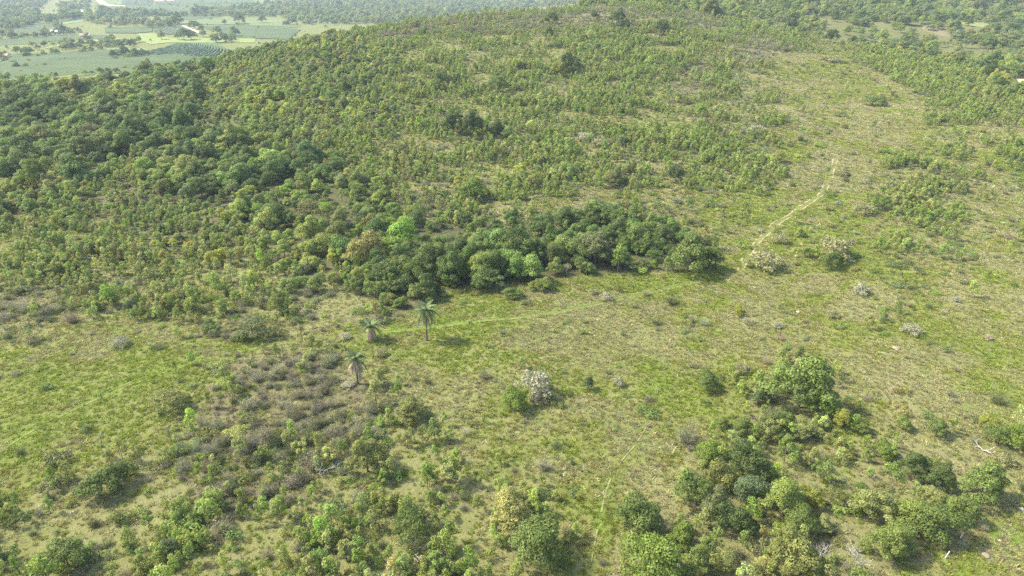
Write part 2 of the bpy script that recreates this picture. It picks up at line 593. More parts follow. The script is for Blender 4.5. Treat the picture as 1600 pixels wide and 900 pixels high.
def lumpy(r, n, W, Hc, z0, flat=0.75, size=0.34):
    """clumps filling an uneven crown: some stick out, the outline is lopsided"""
    out = []
    ph, am = r.rand(3) * 6.28, 0.10 + 0.14 * r.rand(3)
    for i in range(n):
        a = i * 2.39996 + r.rand() * 0.7
        q = math.sqrt((i + 0.5) / n)
        lop = 1 + am[0] * math.sin(a + ph[0]) + am[1] * math.sin(2 * a + ph[1]) + am[2] * math.sin(3 * a + ph[2])
        rr = W / 2 * q * 0.86 * lop
        z = z0 + Hc * (0.22 + 0.56 * (1 - q ** 2.2) * (0.85 + 0.3 * math.sin(a * 2 + ph[1]))) + (r.rand() - 0.5) * Hc * 0.30
        s = W * size * (0.55 + 0.75 * r.rand()) * (1.1 - 0.35 * q)
        out.append((rr * math.cos(a), rr * math.sin(a), max(z, z0 * 0.5 + s * flat * 0.5), s, s, s * flat))
    return out


def limbs(mb, r, lumps, h0, base_r, mat=1, seg=6):
    top = np.array([0.15 * r.randn(), 0.15 * r.randn(), h0])
    mb.tube([(0, 0, -0.4), (top[0] * 0.4, top[1] * 0.4, h0 * 0.5), tuple(top)], [base_r * 1.25, base_r * 0.9, base_r * 0.75], seg, mat)
    for l in lumps[:9]:
        c = np.array(l[:3])
        m = (top + c) / 2 + np.array([0, 0, -0.08 * abs(c[2] - top[2])])
        mb.tube([tuple(top), tuple(m), tuple(c)], [base_r * 0.5, base_r * 0.33, base_r * 0.12], 4, mat)


def twigs(mb, r, n, W, Hh, z0=0.0, wdt=0.03, mat=0, spread=1.0, curve=0.25):
    p0 = np.stack([r.randn(n) * W * 0.10, r.randn(n) * W * 0.10, np.full(n, z0)], 1)
    ang = r.rand(n) * 2 * np.pi
    q = np.sqrt(r.rand(n)) * spread
    tip = np.stack([np.cos(ang) * q * W / 2, np.sin(ang) * q * W / 2, z0 + Hh * (0.45 + 0.55 * r.rand(n)) * (1.1 - 0.5 * q ** 2)], 1)
    mid = (p0 + tip) / 2 + np.stack([r.randn(n), r.randn(n), np.abs(r.randn(n))], 1) * curve * W * 0.12
    s = unit(np.cross(tip - p0, r.randn(n, 3))) * wdt
    Q1 = np.stack([p0 - s, p0 + s, mid + s * 0.7, mid - s * 0.7], 1)
    mb.quads(Q1, mat, np.clip(0.4 + 0.2 * r.randn(n), 0, 1))
    T = np.stack([mid - s * 0.7, mid + s * 0.7, tip], 1)
    mb.tris(T, mat, np.clip(0.5 + 0.2 * r.randn(n), 0, 1))
    for k in range(2):
        off = unit(r.randn(n, 3) + np.array([0, 0, 0.5])) * (W * 0.16) * (0.5 + r.rand(n))[:, None]
        st = mid + (tip - mid) * r.rand(n)[:, None]
        T = np.stack([st - s * 0.5, st + s * 0.5, st + off], 1)
        mb.tris(T, mat, np.clip(0.55 + 0.2 * r.randn(n), 0, 1))


def branching(mb, r, p, d, ln, rad, depth, mat=0, kink=0.45):
    q = p + d * ln
    m = (p + q) / 2 + Vector(r.randn(3) * ln * 0.06)
    mb.tube([p, m, q], [rad, rad * 0.85, rad * 0.65], 5 if depth > 2 else 3, mat)
    if depth <= 0:
        return
    for k in range(3 if depth > 1 else 3):
        nd = (d + Vector(r.randn(3)) * kink + Vector((0, 0, 0.12))).normalized()
        branching(mb, r, q if k < 2 else m, nd, ln * (0.62 + 0.2 * r.rand()), rad * 0.6, depth - 1, mat, kink)


# ------------------------------------------------------------------ plant prototypes (mesh data only)
PRO = {}


def proto_tree(kind, i, W, Hh, z0, n, leaves, lsz, tr, flat=0.75, size=0.34, lm=M_LEAF, **kw):
    r = np.random.RandomState(100 + i * 17 + len(kind) * 5)
    lumps = lumpy(r, n, W, Hh - z0, z0, flat, size)
    cr = MB()
    leaf_cloud(cr, r, lumps, leaves, lsz, 0, **kw)
    tk = MB()
    limbs(tk, r, lumps, z0 + (Hh - z0) * 0.35, tr, 0)
    both = MB()
    both.v = cr.v + tk.v
    both.f = cr.f + [[a + cr.n for a in f] for f in tk.f]
    both.m = cr.m + [1] * len(tk.f)
    both.lv = cr.lv + tk.lv
    both.n = cr.n + tk.n
    PRO.setdefault(kind, []).append(dict(
        crown=cr.mesh(kind + '_crown', [lm]), trunk=tk.mesh(kind + '_trunk', [M_BARK]),
        whole=both.mesh(kind, [lm, M_BARK]), W=W, H=Hh))


for i in range(6):   # broadleaf trees, about 7 m wide, uneven crowns of many small clumps
    proto_tree('broadleaf_tree', i, 7.0, [6.4, 7.2, 5.8, 6.8, 6.2, 7.6][i], 1.1, [30, 38, 26, 44, 34, 40][i], 6800, 0.175, 0.17,
               flat=[.85, .8, .95, .8, .9, 1.0][i], size=[.175, .155, .19, .145, .165, .15][i], jitter=0.6, inner=0.15, lumpvar=0.34)
for i in range(2):   # loose, layered crowns
    proto_tree('broadleaf_tree', 7 + i, 7.0, 5.6, 1.6, 30, 3800, 0.17, 0.15, flat=0.45, size=0.19, jitter=1.0, inner=0.5)
for i in range(5):   # saplings, about 3.2 m tall
    r = np.random.RandomState(300 + i)
    nl = [6, 8, 5, 9, 7][i]
    lumps = []
    for k in range(nl):
        z = 1.1 + 1.9 * (k + 0.5) / nl
        q = 0.62 * (1.15 - (k / nl) ** 1.4) * (0.6 + 0.6 * r.rand())
        a = k * 2.4 + r.rand()
        s = 0.36 * (0.75 + 0.5 * r.rand())
        lumps.append((q * math.cos(a), q * math.sin(a), z, s, s, s * 0.95))
    cr = MB()
    leaf_cloud(cr, r, lumps, 620, 0.115, 0, jitter=0.9, low=-1, aspect=0.5, up=0.5)
    tk = MB()
    tk.tube([(0, 0, -0.3), (0.05, 0.03, 1.2), (0, 0.02, 2.7)], [0.055, 0.04, 0.015], 4, 0)
    for l in lumps:
        tk.tube([(0.03, 0.02, l[2] * 0.7), l[:3]], [0.025, 0.01], 3, 0)
    both = MB()
    both.v = cr.v + tk.v
    both.f = cr.f + [[a + cr.n for a in f] for f in tk.f]
    both.m = cr.m + [1] * len(tk.f)
    both.lv = cr.lv + tk.lv
    both.n = cr.n + tk.n
    PRO.setdefault('sapling', []).append(dict(crown=cr.mesh('sapling_crown', [M_SAP]), trunk=tk.mesh('sapling_trunk', [M_BARK]),
                                              whole=both.mesh('sapling', [M_SAP, M_BARK]), W=1.9, H=3.2))
for i in range(4):   # low bushy shrubs
    r = np.random.RandomState(400 + i)
    mb = MB()
    lumps = [(r.randn() * 0.5, r.randn() * 0.5, 0.35 + 0.35 * r.rand(), 0.5 + 0.2 * r.rand(), 0.5 + 0.2 * r.rand(), 0.42) for _ in range(6)]
    leaf_cloud(mb, r, lumps, 720, 0.11, 0, jitter=1.0, low=-0.1, inner=0.35, aspect=0.5, up=0.4)
    twigs(mb, r, 16, 1.6, 0.9, 0, 0.02, 1)
    PRO.setdefault('shrub', []).append(dict(whole=mb.mesh('shrub', [M_LEAF, M_BARK]), W=2.2, H=1.3))
for i in range(4):   # twiggy dry shrubs
    r = np.random.RandomState(500 + i)
    mb = MB()
    twigs(mb, r, 190, 2.6, 1.6, 0, 0.017, 0)
    leaf_cloud(mb, r, [(0, 0, 0.9, 1.1, 1.1, 0.7)], 70, 0.07, 0, jitter=1.2)
    PRO.setdefault('dry_shrub', []).append(dict(whole=mb.mesh('dry_shrub', [M_TWIG]), W=2.6, H=1.8))
for i in range(3):   # pale blossoming shrubs
    r = np.random.RandomState(600 + i)
    mb = MB()
    lumps = lumpy(r, 12, 3.2, 1.7, 0.1, 0.8, 0.2)
    leaf_cloud(mb, r, lumps, 1250, 0.10, 0, jitter=1.1, low=-0.2, inner=0.6, aspect=0.7)
    twigs(mb, r, 70, 2.9, 1.6, 0, 0.02, 1)
    PRO.setdefault('pale_shrub', []).append(dict(whole=mb.mesh('pale_shrub', [M_FLOWER, M_TWIG]), W=3.2, H=1.9))
for i in range(5):   # grass tussocks
    r = np.random.RandomState(700 + i)
    mb = MB()
    n = 34
    a = r.rand(n) * 6.283
    q = r.rand(n) ** 0.6
    b0 = np.stack([np.cos(a) * q * 0.32, np.sin(a) * q * 0.32, np.full(n, -0.03)], 1)
    tip = b0 * (1.6 + 0.6 * r.rand(n))[:, None] + np.stack([r.randn(n) * .06, r.randn(n) * .06, 0.18 + 0.30 * r.rand(n)], 1)
    s = unit(np.cross(tip - b0, r.randn(n, 3))) * (0.045 + 0.03 * r.rand(n))[:, None]
    mb.tris(np.stack([b0 - s, b0 + s, tip], 1), 0, np.clip(0.5 + 0.25 * r.randn(n), 0, 1))
    PRO.setdefault('grass', []).append(dict(whole=mb.mesh('grass_tussock', [M_GRASS]), W=0.9, H=0.45))

# ------------------------------------------------------------------ the ground sheet
def spaced(lo, a, b, hi, step, g0=1.03, lo_step=None):
    xs = list(np.arange(a, b + 1e-6, step))
    d = step
    x = b
    while x < hi:
        d *= g0
        x += d
        xs.append(min(x, hi))
    d = step
    x = a
    pre = []
    while x > lo:
        d *= g0
        x -= d
        pre.append(max(x, lo))
    return np.array(sorted(set(pre + xs)))


gx = spaced(-9000, -150, 150, 9000, 0.9, 1.022)
gy = spaced(-700, 50, 270, 12000, 0.9, 1.017)
gy = gy[(gy > -700.1)]
X, Y = np.meshgrid(gx, gy)
X = X.ravel(); Y = Y.ravel()
Z = H(X, Y)
nx, ny = len(gx), len(gy)
ii = np.arange((ny - 1) * (nx - 1))
a0 = (ii // (nx - 1)) * nx + ii % (nx - 1)
quads = np.stack([a0, a0 + 1, a0 + 1 + nx, a0 + nx], 1).astype(np.int32)
me = bpy.data.meshes.new('ground')
me.vertices.add(len(X))
me.vertices.foreach_set('co', np.stack([X, Y, Z], 1).astype(np.float32).ravel())
me.loops.add(len(quads) * 4)
me.loops.foreach_set('vertex_index', quads.ravel())
me.polygons.add(len(quads))
me.polygons.foreach_set('loop_start', np.arange(0, len(quads) * 4, 4, dtype=np.int32))
me.polygons.foreach_set('loop_total', np.full(len(quads), 4, np.int32))
me.polygons.foreach_set('use_smooth', np.ones(len(quads), bool))
me.update(calc_edges=True)
gi, gu, gv, gd = codes(X, Y, Z)
far = Y > crest(X, Y) + 30
left = X < 0.14 * np.maximum(Y, 60)
vals = CTAB[gi]
lush = vals[:, 7].copy(); brown = vals[:, 8].copy(); bare = vals[:, 9].copy()
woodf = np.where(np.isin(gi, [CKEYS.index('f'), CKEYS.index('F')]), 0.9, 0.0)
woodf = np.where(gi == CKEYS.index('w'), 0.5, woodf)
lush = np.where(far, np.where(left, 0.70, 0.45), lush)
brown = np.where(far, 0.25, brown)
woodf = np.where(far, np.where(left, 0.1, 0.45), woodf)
# trodden and watered strips that are greener or barer, in photo pixels: (polyline, width px, d_lush, d_brown, d_bare)
STRIPS = [
    ([(1600, 815), (1560, 840), (1510, 890)], 30, 0.45, -0.3, 0),
    ([(1535, 862), (1548, 875)], 10, -0.6, 0, 0.9),
    ([(1590, 770), (1550, 800), (1500, 860)], 12, -0.4, 0, 0.5),
    ([(0, 705), (70, 660), (150, 622), (250, 580), (330, 558), (430, 540), (600, 520)], 12, 0.3, -0.4, 0),
    ([(600, 520), (730, 503), (870, 487), (1000, 460), (1130, 425)], 10, 0.35, -0.3, 0),
    ([(930, 890), (940, 810), (955, 750), (1000, 690), (1020, 640), (1035, 590)], 16, 0.35, -0.4, 0),
    ([(1150, 420), (1180, 380), (1215, 345), (1255, 320), (1290, 300), (1310, 260), (1420, 180)], 9, 0.1, -0.2, 0.15),
    ([(640, 310), (720, 318), (770, 330)], 34, -0.1, 0.0, 1.0),
    ([(1380, 545), (1405, 560), (1400, 600), (1395, 640)], 26, -0.4, 0.0, 0.9),
    ([(1500, 60), (1480, 45)], 18, -0.4, 0.2, 1.2),
    ([(1180, 100), (1260, 92), (1350, 120), (1420, 170)], 20, -0.1, -0.2, 0.3),
    ([(1370, 880), (1440, 875), (1500, 830)], 26, -0.1, 0.0, 0.8),
]


def seg_dist(u, v, pl):
    d = np.full(np.shape(u), 1e9)
    for (x1, y1), (x2, y2) in zip(pl[:-1], pl[1:]):
        L2 = (x2 - x1) ** 2 + (y2 - y1) ** 2
        t = np.clip(((u - x1) * (x2 - x1) + (v - y1) * (y2 - y1)) / L2, 0, 1)
        d = np.minimum(d, np.hypot(u - x1 - t * (x2 - x1), v - y1 - t * (y2 - y1)))
    return d


for pl, w, a, b, c in STRIPS:
    f = np.exp(-(seg_dist(gu, gv, pl) / w) ** 2) * (~far | (gv < 80))
    lush += a * f; brown += b * f; bare += c * f
for nm, arr in (('lush', lush), ('brown', brown), ('bare', bare), ('wood', woodf)):
    at_ = me.attributes.new(nm, 'FLOAT', 'POINT')
    at_.data.foreach_set('value', np.asarray(arr, np.float32))
me.materials.append(M_GROUND)
tag(link('ground', me), 'rolling pasture and scrub ground of mixed green grass and straw', kind='structure')

# ------------------------------------------------------------------ tracks (draped ribbons, two ruts)
def ribbon(mb, pts, w, lift=0.06, off=0.0, seed=1, rag=0.35):
    """pts: ground points; a strip laid over the terrain, offset sideways"""
    P = np.array([p[:2] for p in pts])
    d = np.r_[0, np.cumsum(np.hypot(*np.diff(P, axis=0).T))]
    s = np.arange(0, d[-1], 0.7)
    x = np.interp(s, d, P[:, 0]); y = np.interp(s, d, P[:, 1])
    for _ in range(12):
        x[1:-1] = (x[:-2] + x[1:-1] * 2 + x[2:]) / 4
        y[1:-1] = (y[:-2] + y[1:-1] * 2 + y[2:]) / 4
    tx, ty = np.gradient(x), np.gradient(y)
    n = np.hypot(tx, ty) + 1e-9
    nx_, ny_ = -ty / n, tx / n
    wob = (fbm(s, s * 0, 9, 2, seed) - 0.5) * 0.8
    ww = w * (1 - rag + 2 * rag * fbm(s, s * 0 + 5, 2.5, 2, seed + 1))
    strips = []
    for k in (-0.5, 0, 0.5):
        xx = x + nx_ * (off + wob + k * ww); yy = y + ny_ * (off + wob + k * ww)
        strips.append(np.stack([xx, yy, H(xx, yy) + lift + (0.02 if k == 0 else 0)], 1))
    V = np.concatenate(strips)
    m = len(s)
    F = []
    gap = fbm(s, s * 0 + 9, 4.0, 2, seed + 4)
    for j in range(2):
        for i in range(m - 1):
            if gap[i] < 0.42:
                continue
            F.append([j * m + i, j * m + i + 1, (j + 1) * m + i + 1, (j + 1) * m + i])
    mb.add(V, F)


def track(name, px, w, offs, mat, label, **kw):
    pts = [at(u, v) for u, v in px]
    mb = MB()
    for q, o in enumerate(offs):
        ribbon(mb, pts, w, off=o, seed=3 + q * 5, **kw)
    o = link(name, mb.mesh(name, [mat], True))
    tag(o, label, kind='structure')


track('dirt_track', [(1157, 424), (1165, 405), (1182, 380), (1215, 348), (1255, 322), (1284, 303), (1298, 275), (1302, 262), (1306, 248)], 0.5, (-0.85, 0.85), M_RUT,
      'pale two-rut earth track climbing past the end of the dark grove')
track('side_track', [(1243, 402), (1250, 385), (1260, 368), (1270, 352)], 0.55, (0,), M_RUT, 'short worn path running beside the pale bushes')
track('grass_track', [(600, 518), (660, 513), (730, 503), (800, 497), (870, 487), (930, 475), (1000, 460), (1060, 446), (1100, 436)], 0.35, (-0.8, 0.8), M_RUT2,
      'faint two-rut grass track crossing the pasture behind the tall palm')
track('left_track', [(0, 702), (60, 664), (150, 622), (240, 585), (320, 560), (400, 542), (500, 528), (590, 519)], 0.3, (-0.8, 0.8), M_RUT2,
      'overgrown grass track rising from the left edge toward the palms')
track('foot_path', [(926, 880), (932, 850), (938, 815), (945, 780), (956, 748), (972, 722), (1000, 690), (1012, 660), (1020, 640)], 0.26, (0,), M_RUT2,
      'narrow foot path through dry grass at the bottom centre')

# ------------------------------------------------------------------ scatter
PAL = {   # leaf colours in the light of day, real surface values
    'dark': (0.048, 0.076, 0.024), 'mid': (0.074, 0.108, 0.031), 'olive': (0.105, 0.122, 0.042), 'grey': (0.088, 0.108, 0.052),
    'vivid': (0.086, 0.130, 0.026), 'yellow': (0.140, 0.160, 0.032), 'light': (0.108, 0.144, 0.040), 'bluish': (0.070, 0.102, 0.052),
    'rust': (0.125, 0.112, 0.050), 'pale': (0.140, 0.166, 0.066), 'cream': (0.35, 0.345, 0.225), 'sage': (0.255, 0.270, 0.150),
    'taupe': (0.160, 0.152, 0.092), 'twig': (0.195, 0.186, 0.108), 'straw': (0.250, 0.240, 0.112), 'grass': (0.190, 0.202, 0.072), 'fresh': (0.165, 0.218, 0.042),
    'flowery': (0.185, 0.195, 0.075),
}
PAL = {k: ((c[0] * 1.07, c[1], c[2] * 0.80) if c[1] >= c[0] else c) for k, c in PAL.items()}   # a little more yellow
MIXES = {
    ('T', 'f'): 'dark dark dark dark dark dark mid mid mid mid mid olive vivid grey light'.split(),
    ('T', 'w'): 'dark mid mid mid mid mid olive olive olive grey vivid light light light yellow'.split(),
    ('T', 'F'): 'dark dark dark dark dark mid mid mid'.split(),
    ('S', '*'): 'light light light light vivid mid pale olive'.split(),
    ('B', '*'): 'mid mid olive dark light grey olive vivid bluish'.split(),
    ('D', '*'): 'taupe taupe twig twig grey'.split(),
    ('P', '*'): 'cream sage sage pale'.split(),
    ('G', '*'): 'straw straw grass grass fresh olive'.split(),
}
KIND = {'T': 'broadleaf_tree', 'S': 'sapling', 'B': 'shrub', 'D': 'dry_shrub', 'P': 'pale_shrub', 'G': 'grass'}
COL = dict(T=0, S=2, B=3, D=4, P=5, G=6)
store = {k: [] for k in KIND}     # rows: x y z scale sz rot proto r g b


def jit(c, r, n, amt=0.16):
    c = np.array(c)
    v = np.exp(r.randn(n, 1) * amt)
    return c * v * np.exp(r.randn(n, 3) * amt * 0.35)


# cleared spots around the hand-placed plants, filled in below: (x, y, radius)
CLEAR = []
LM = []      # hand-placed: (kind letter, x, y, z, scale, sz, proto, tint name, label)


def lm(kind, u, v, wpx, tint, label, proto=None, hf=1.0, by='crown', ymin=0.0):
    pw, ph = PRO[KIND[kind]][0]['W'], PRO[KIND[kind]][0]['H']
    x, y, z = at(u, v, 0, ymin)
    s = wpx / FPX * pix(x, y, z)[2] / pw
    if by == 'crown':
        x, y, z = at(u, v, ph * s * hf * 0.58, ymin)
        s = wpx / FPX * pix(x, y, z)[2] / pw
    n = len(PRO[KIND[kind]])
    LM.append((kind, x, y, z, s, s * hf, (proto if proto is not None else len(LM)) % n, tint, label))
    CLEAR.append((x, y, pw * s * 0.42))


T = 'T'
lm(T, 842, 842, 84, 'mid', 'large rounded mid-green tree at the bottom centre', 0)
lm(T, 797, 792, 66, 'flowery', 'tree with pale yellow tips just behind the large rounded tree at the bottom centre', 1)
lm(T, 1256, 592, 92, 'mid', 'broad dark green tree at the back of the right-hand clump', 3)
lm(T, 1288, 628, 48, 'vivid', 'vivid green tree against the front of the broad dark tree', 0)
lm(T, 1226, 655, 44, 'mid', 'mid-green tree below the broad dark tree of the right-hand clump', 2)
lm(T, 1252, 668, 36, 'pale', 'small pale green tree in front of the vivid green tree', 4)
lm(T, 1196, 668, 38, 'pale', 'greyish light tree with visible thin trunk left of the right-hand clump', 5)
lm(T, 1160, 668, 34, 'mid', 'small dark tree between the right-hand clump and the dark thicket', 1)
lm(T, 1186, 618, 26, 'bluish', 'small bluish tree at the left foot of the broad dark tree', 2)
lm(T, 1318, 652, 36, 'yellow', 'yellowish bushy tree at the right foot of the clump', 3)
lm(T, 1345, 660, 32, 'light', 'light green tree beside the yellowish bushy tree', 6)
lm(T, 1110, 702, 46, 'vivid', 'bright green tree at the top of the dark thicket', 2)
lm(T, 1165, 715, 60, 'dark', 'dark broad-crowned tree at the upper right of the dark thicket', 3)
lm(T, 1128, 742, 52, 'olive', 'olive tree in the middle of the dark thicket', 4)
lm(T, 1172, 762, 52, 'bluish', 'blue-green tree on the right side of the dark thicket', 0)
lm(T, 1090, 765, 54, 'mid', 'mid-green tree on the left side of the dark thicket', 1)
lm(T, 1120, 788, 50, 'grey', 'grey-green loose tree in the lower dark thicket', 5)
lm(T, 1150, 806, 56, 'dark', 'dark glossy tree at the lower right of the dark thicket', 2)
lm(T, 1074, 742, 36, 'flowery', 'yellowish thin tree on the left fringe of the dark thicket', 6)
lm(T, 1000, 806, 72, 'mid', 'wide green tree standing left of the dark thicket', 4)
lm(T, 1066, 834, 44, 'vivid', 'bright green tree just below the dark thicket', 3)
lm(T, 1025, 872, 90, 'vivid', 'large bright green tree at the bottom edge below the dark thicket', 0)
lm(T, 1092, 872, 46, 'light', 'light green tree at the bottom edge beside the large bright one', 1)
lm(T, 1228, 776, 68, 'light', 'rounded yellow-green tree right of the dark thicket', 3)
lm(T, 1268, 772, 40, 'yellow', 'bright yellow-green tree against the rounded yellow-green tree', 2)
lm(T, 1252, 812, 52, 'mid', 'dark-shaded tree at the foot of the rounded yellow-green tree', 0)
lm(T, 1286, 818, 30, 'pale', 'small pale green tree below the bright yellow-green tree', 4)
lm(T, 1240, 866, 76, 'olive', 'wide olive tree at the bottom edge left of the bleached bare tree', 5)
lm(T, 1200, 884, 34, 'flowery', 'small tree with creamy tips at the bottom edge', 1)
lm(T, 1136, 874, 40, 'pale', 'pale loose tree in the bottom opening left of the creamy-tipped tree', 6)
lm(T, 1385, 702, 34, 'vivid', 'vivid-topped small tree standing alone above the lower right thicket', 2)
lm(T, 1434, 727, 46, 'dark', 'dark green tree in the upper row of the lower right thicket', 3)
lm(T, 1472, 742, 42, 'dark', 'second dark green tree in the upper row of the lower right thicket', 0)
lm(T, 1540, 750, 66, 'mid', 'wide green tree at the right end of the lower right thicket', 3)
lm(T, 1365, 786, 58, 'pale', 'pale lime tree in the left of the lower right thicket', 1)
lm(T, 1425, 800, 54, 'light', 'light green tree in the middle of the lower right thicket', 4)
lm(T, 1458, 770, 34, 'pale', 'small pale tree behind the largest tree of the lower right thicket', 2)
lm(T, 1468, 812, 70, 'mid', 'largest tree of the lower right thicket, over the bare edge', 0)
lm(T, 1510, 796, 44, 'mid', 'tree at the fence corner of the lower right thicket', 1)
lm(T, 1388, 852, 54, 'light', 'light green tree beside the bleached bare tree', 5)
lm(T, 1313, 775, 34, 'olive', 'olive tree between the yellow-green trees and the lower right thicket', 6)
lm(T, 1200, 742, 26, 'mid', 'small tree filling the gap right of the dark thicket', 3)
lm(T, 1466, 668, 30, 'mid', 'compact dark bush standing in dry grass above the thicket', 1)
lm(T, 1545, 656, 28, 'yellow', 'yellow-green tree at the left end of the right edge hedge', 2)
lm(T, 1560, 676, 34, 'mid', 'dark tree in the middle of the right edge hedge', 0)
lm(T, 1590, 682, 40, 'vivid', 'bright green tree closing the right edge hedge', 3)
lm(T, 1412, 660, 24, 'light', 'small light tree left of the compact dark bush', 4)
lm(T, 100, 862, 56, 'mid', 'round mid-green tree among saplings in the bottom left corner', 0)
lm(T, 264, 856, 34, 'bluish', 'blue-green bushy tree near the bottom left', 1)
lm(T, 150, 752, 54, 'mid', 'spreading green tree with a dark shadow at the lower left', 2)
lm(T, 107, 743, 20, 'vivid', 'small vivid bush touching the spreading green tree at the lower left', 3)
lm(T, 192, 735, 36, 'mid', 'smaller tree at the right of the spreading green tree', 4)
lm(T, 572, 712, 56, 'olive', 'olive umbrella-crowned tree in the dry scrub left of centre', 5)
lm(T, 636, 815, 62, 'mid', 'dark-green tree over bare twigs near the bottom left of centre', 6)
lm(T, 268, 622, 60, 'olive', 'low spreading green tree above the brown scrub', 6, 0.6)
lm(T, 640, 640, 54, 'olive', 'low olive tree right of the brown scrub', 5, 0.6)
lm(T, 802, 620, 40, 'vivid', 'round bright green tree against the big cream bush', 0)
lm(T, 1106, 592, 36, 'mid', 'lone green tree in the pasture left of the right-hand clump', 2)
lm(T, 1078, 392, 62, 'mid', 'vine-draped dome-shaped tree near the right end of the dark grove', 3)
lm(T, 1112, 402, 34, 'dark', 'dark low tree closing the right tip of the dark grove', 1)
lm(T, 1003, 413, 18, 'olive', 'small olive tree along the front of the dark grove', 2)
lm(T, 1022, 412, 16, 'vivid', 'small vivid tree along the front of the dark grove', 3)
lm(T, 868, 415, 26, 'light', 'light green tree at the front edge of the dark grove', 4)
lm(T, 912, 415, 20, 'pale', 'pale leafy tree along the front of the dark grove', 0)
lm(T, 930, 388, 50, 'grey', 'wide grey-green tree in the middle of the dark grove', 5)
lm(T, 640, 418, 46, 'mid', 'wide rounded tree at the left end of the dark grove', 0)
lm(T, 770, 405, 40, 'mid', 'rounded tree in the left half of the dark grove', 1)
lm(T, 1057, 270, 28, 'dark', 'dark round tree standing out on the slope behind the grove', 1)
lm(T, 962, 276, 24, 'grey', 'tall grey-green tree on the slope behind the grove', 4, 1.3)
lm(T, 735, 292, 46, 'vivid', 'bright green bushy tree beside the bare slope', 2, 0.8)
lm(T, 780, 128, 30, 'mid', 'bushy tree standing in the upper sapling slope', 0)
lm(T, 890, 98, 34, 'dark', 'dark tree in the upper middle of the sapling slope', 3)
lm(T, 874, 106, 24, 'yellow', 'yellowish tree beside the dark one on the upper slope', 1)
lm(T, 738, 193, 40, 'dark', 'dark spreading tree in the middle of the hillside', 5)
lm(T, 708, 190, 34, 'dark', 'dark tree left of the spreading tree on the hillside', 1)
lm(T, 776, 196, 28, 'dark', 'dark tree right of the spreading tree on the hillside', 2)
lm(T, 690, 122, 26, 'dark', 'dark tree on the upper left slope', 0)
lm(T, 1035, 40, 22, 'dark', 'dark round tree on the ridge right of centre', 1)
lm(T, 966, 24, 26, 'dark', 'dark wide tree on the ridge crest', 3)
lm(T, 971, 36, 20, 'dark', 'dark tree just below the ridge crest', 2)
lm(T, 863, 25, 20, 'dark', 'dark tree on the ridge left of the crest top', 0)
lm(T, 928, 22, 14, 'dark', 'small dark tree between two others on the ridge', 4)
lm(T, 858, 13, 20, 'mid', 'green tree breaking the ridge line', 4)
lm(T, 1300, 53, 21, 'dark', 'dark round tree on the right end of the hilltop', 1)
lm(T, 1546, 107, 22, 'dark', 'dark tree above the bare orange earth', 2)
lm(T, 1567, 110, 18, 'dark', 'second dark tree above the bare orange earth', 0)
lm(T, 1560, 129, 22, 'mid', 'rounded tree left of the bare orange earth', 3)
lm(T, 1583, 131, 18, 'mid', 'tree touching the bare orange earth', 1)
lm(T, 1365, 155, 30, 'mid', 'bushy tree in the middle of the right slope', 2, 0.6)
lm(T, 1302, 402, 32, 'mid', 'green tree growing through the foot of the large pale bush', 2)
lm(T, 1265, 392, 18, 'mid', 'small green bush left of the large pale bush', 2)
lm(T, 1380, 312, 28, 'vivid', 'bright shrub-like tree on the right slope above the pale bush', 2)
lm(T, 1155, 485, 18, 'yellow', 'small yellow-green tree in open pasture below the track', 4)
lm(T, 375, 524, 22, 'vivid', 'vivid bush at the foot of the grey scrub left of the palms', 1, 0.8)
lm(T, 325, 508, 28, 'mid', 'green bush left of the grey scrub', 3, 0.7)
lm(T, 392, 505, 56, 'grey', 'wide grey-brown scrubby tree left of the palms', 6, 0.7)
lm(T, 205, 478, 20, 'bluish', 'small blue-grey tree at the upper edge of the left pasture', 5, 1.1)
lm(T, 920, 598, 18, 'bluish', 'small blue-green tree beside the smaller cream bush', 1, 1.3)
lm(T, 800, 457, 30, 'mid', 'green bush detached from the left front of the grove', 3, 0.55)
lm(T, 848, 444, 34, 'light', 'light bush at the front corner of the grove', 5, 0.55)
lm(T, 38, 170, 30, 'dark', 'dark round-crowned tree at the left edge of the forest', 1)
lm(T, 8, 190, 30, 'mid', 'green tree cut by the left edge of the forest', 0)
lm(T, 105, 133, 38, 'yellow', 'yellow-green crowned tree in the left forest', 3, 0.8)
lm('S', 967, 400, 24, 'vivid', 'light green young tree with thin pale trunk before the dark grove', 3, 1.15)
lm('S', 895, 770, 12, 'bluish', 'single narrow dark sapling in dry grass beside the foot path', 0)
lm('S', 878, 872, 18, 'mid', 'young tree with one yellow tuft right of the large rounded tree', 1)
lm('P', 836, 594, 58, 'cream', 'big cream blossoming bush behind the round bright green tree', 0, 1.15)
lm('P', 838, 622, 30, 'taupe', 'greyish dry bush at the foot of the big cream bush', 1)
lm('P', 967, 596, 20, 'cream', 'smaller cream blossoming bush right of the big one', 2, 1.3)
lm('P', 1303, 383, 56, 'sage', 'large pale sage bush on the right slope', 0)
lm('P', 1200, 404, 60, 'sage', 'wide low sandy-grey bush beside the dirt track', 1, 0.8)
lm('P', 1220, 372, 34, 'sage', 'pale bush behind the wide low sandy-grey bush', 2, 0.7)
lm('P', 948, 461, 22, 'cream', 'small rounded cream bush in front of the dark grove', 1)
lm('P', 187, 534, 28, 'cream', 'rounded cream bush in the left pasture', 0)
lm('P', 48, 528, 26, 'sage', 'pale grey-green bush at the far left of the pasture', 2)
lm('P', 1214, 507, 20, 'cream', 'small cream bush in the pasture right of centre', 2, 0.8)
lm('P', 1300, 489, 20, 'sage', 'small sage bush in the right pasture', 1)
lm('P', 1428, 514, 32, 'cream', 'spread cream bush in the right pasture', 0, 0.8)
lm('P', 1344, 449, 30, 'cream', 'cream bush with green side below the large pale bush', 1)
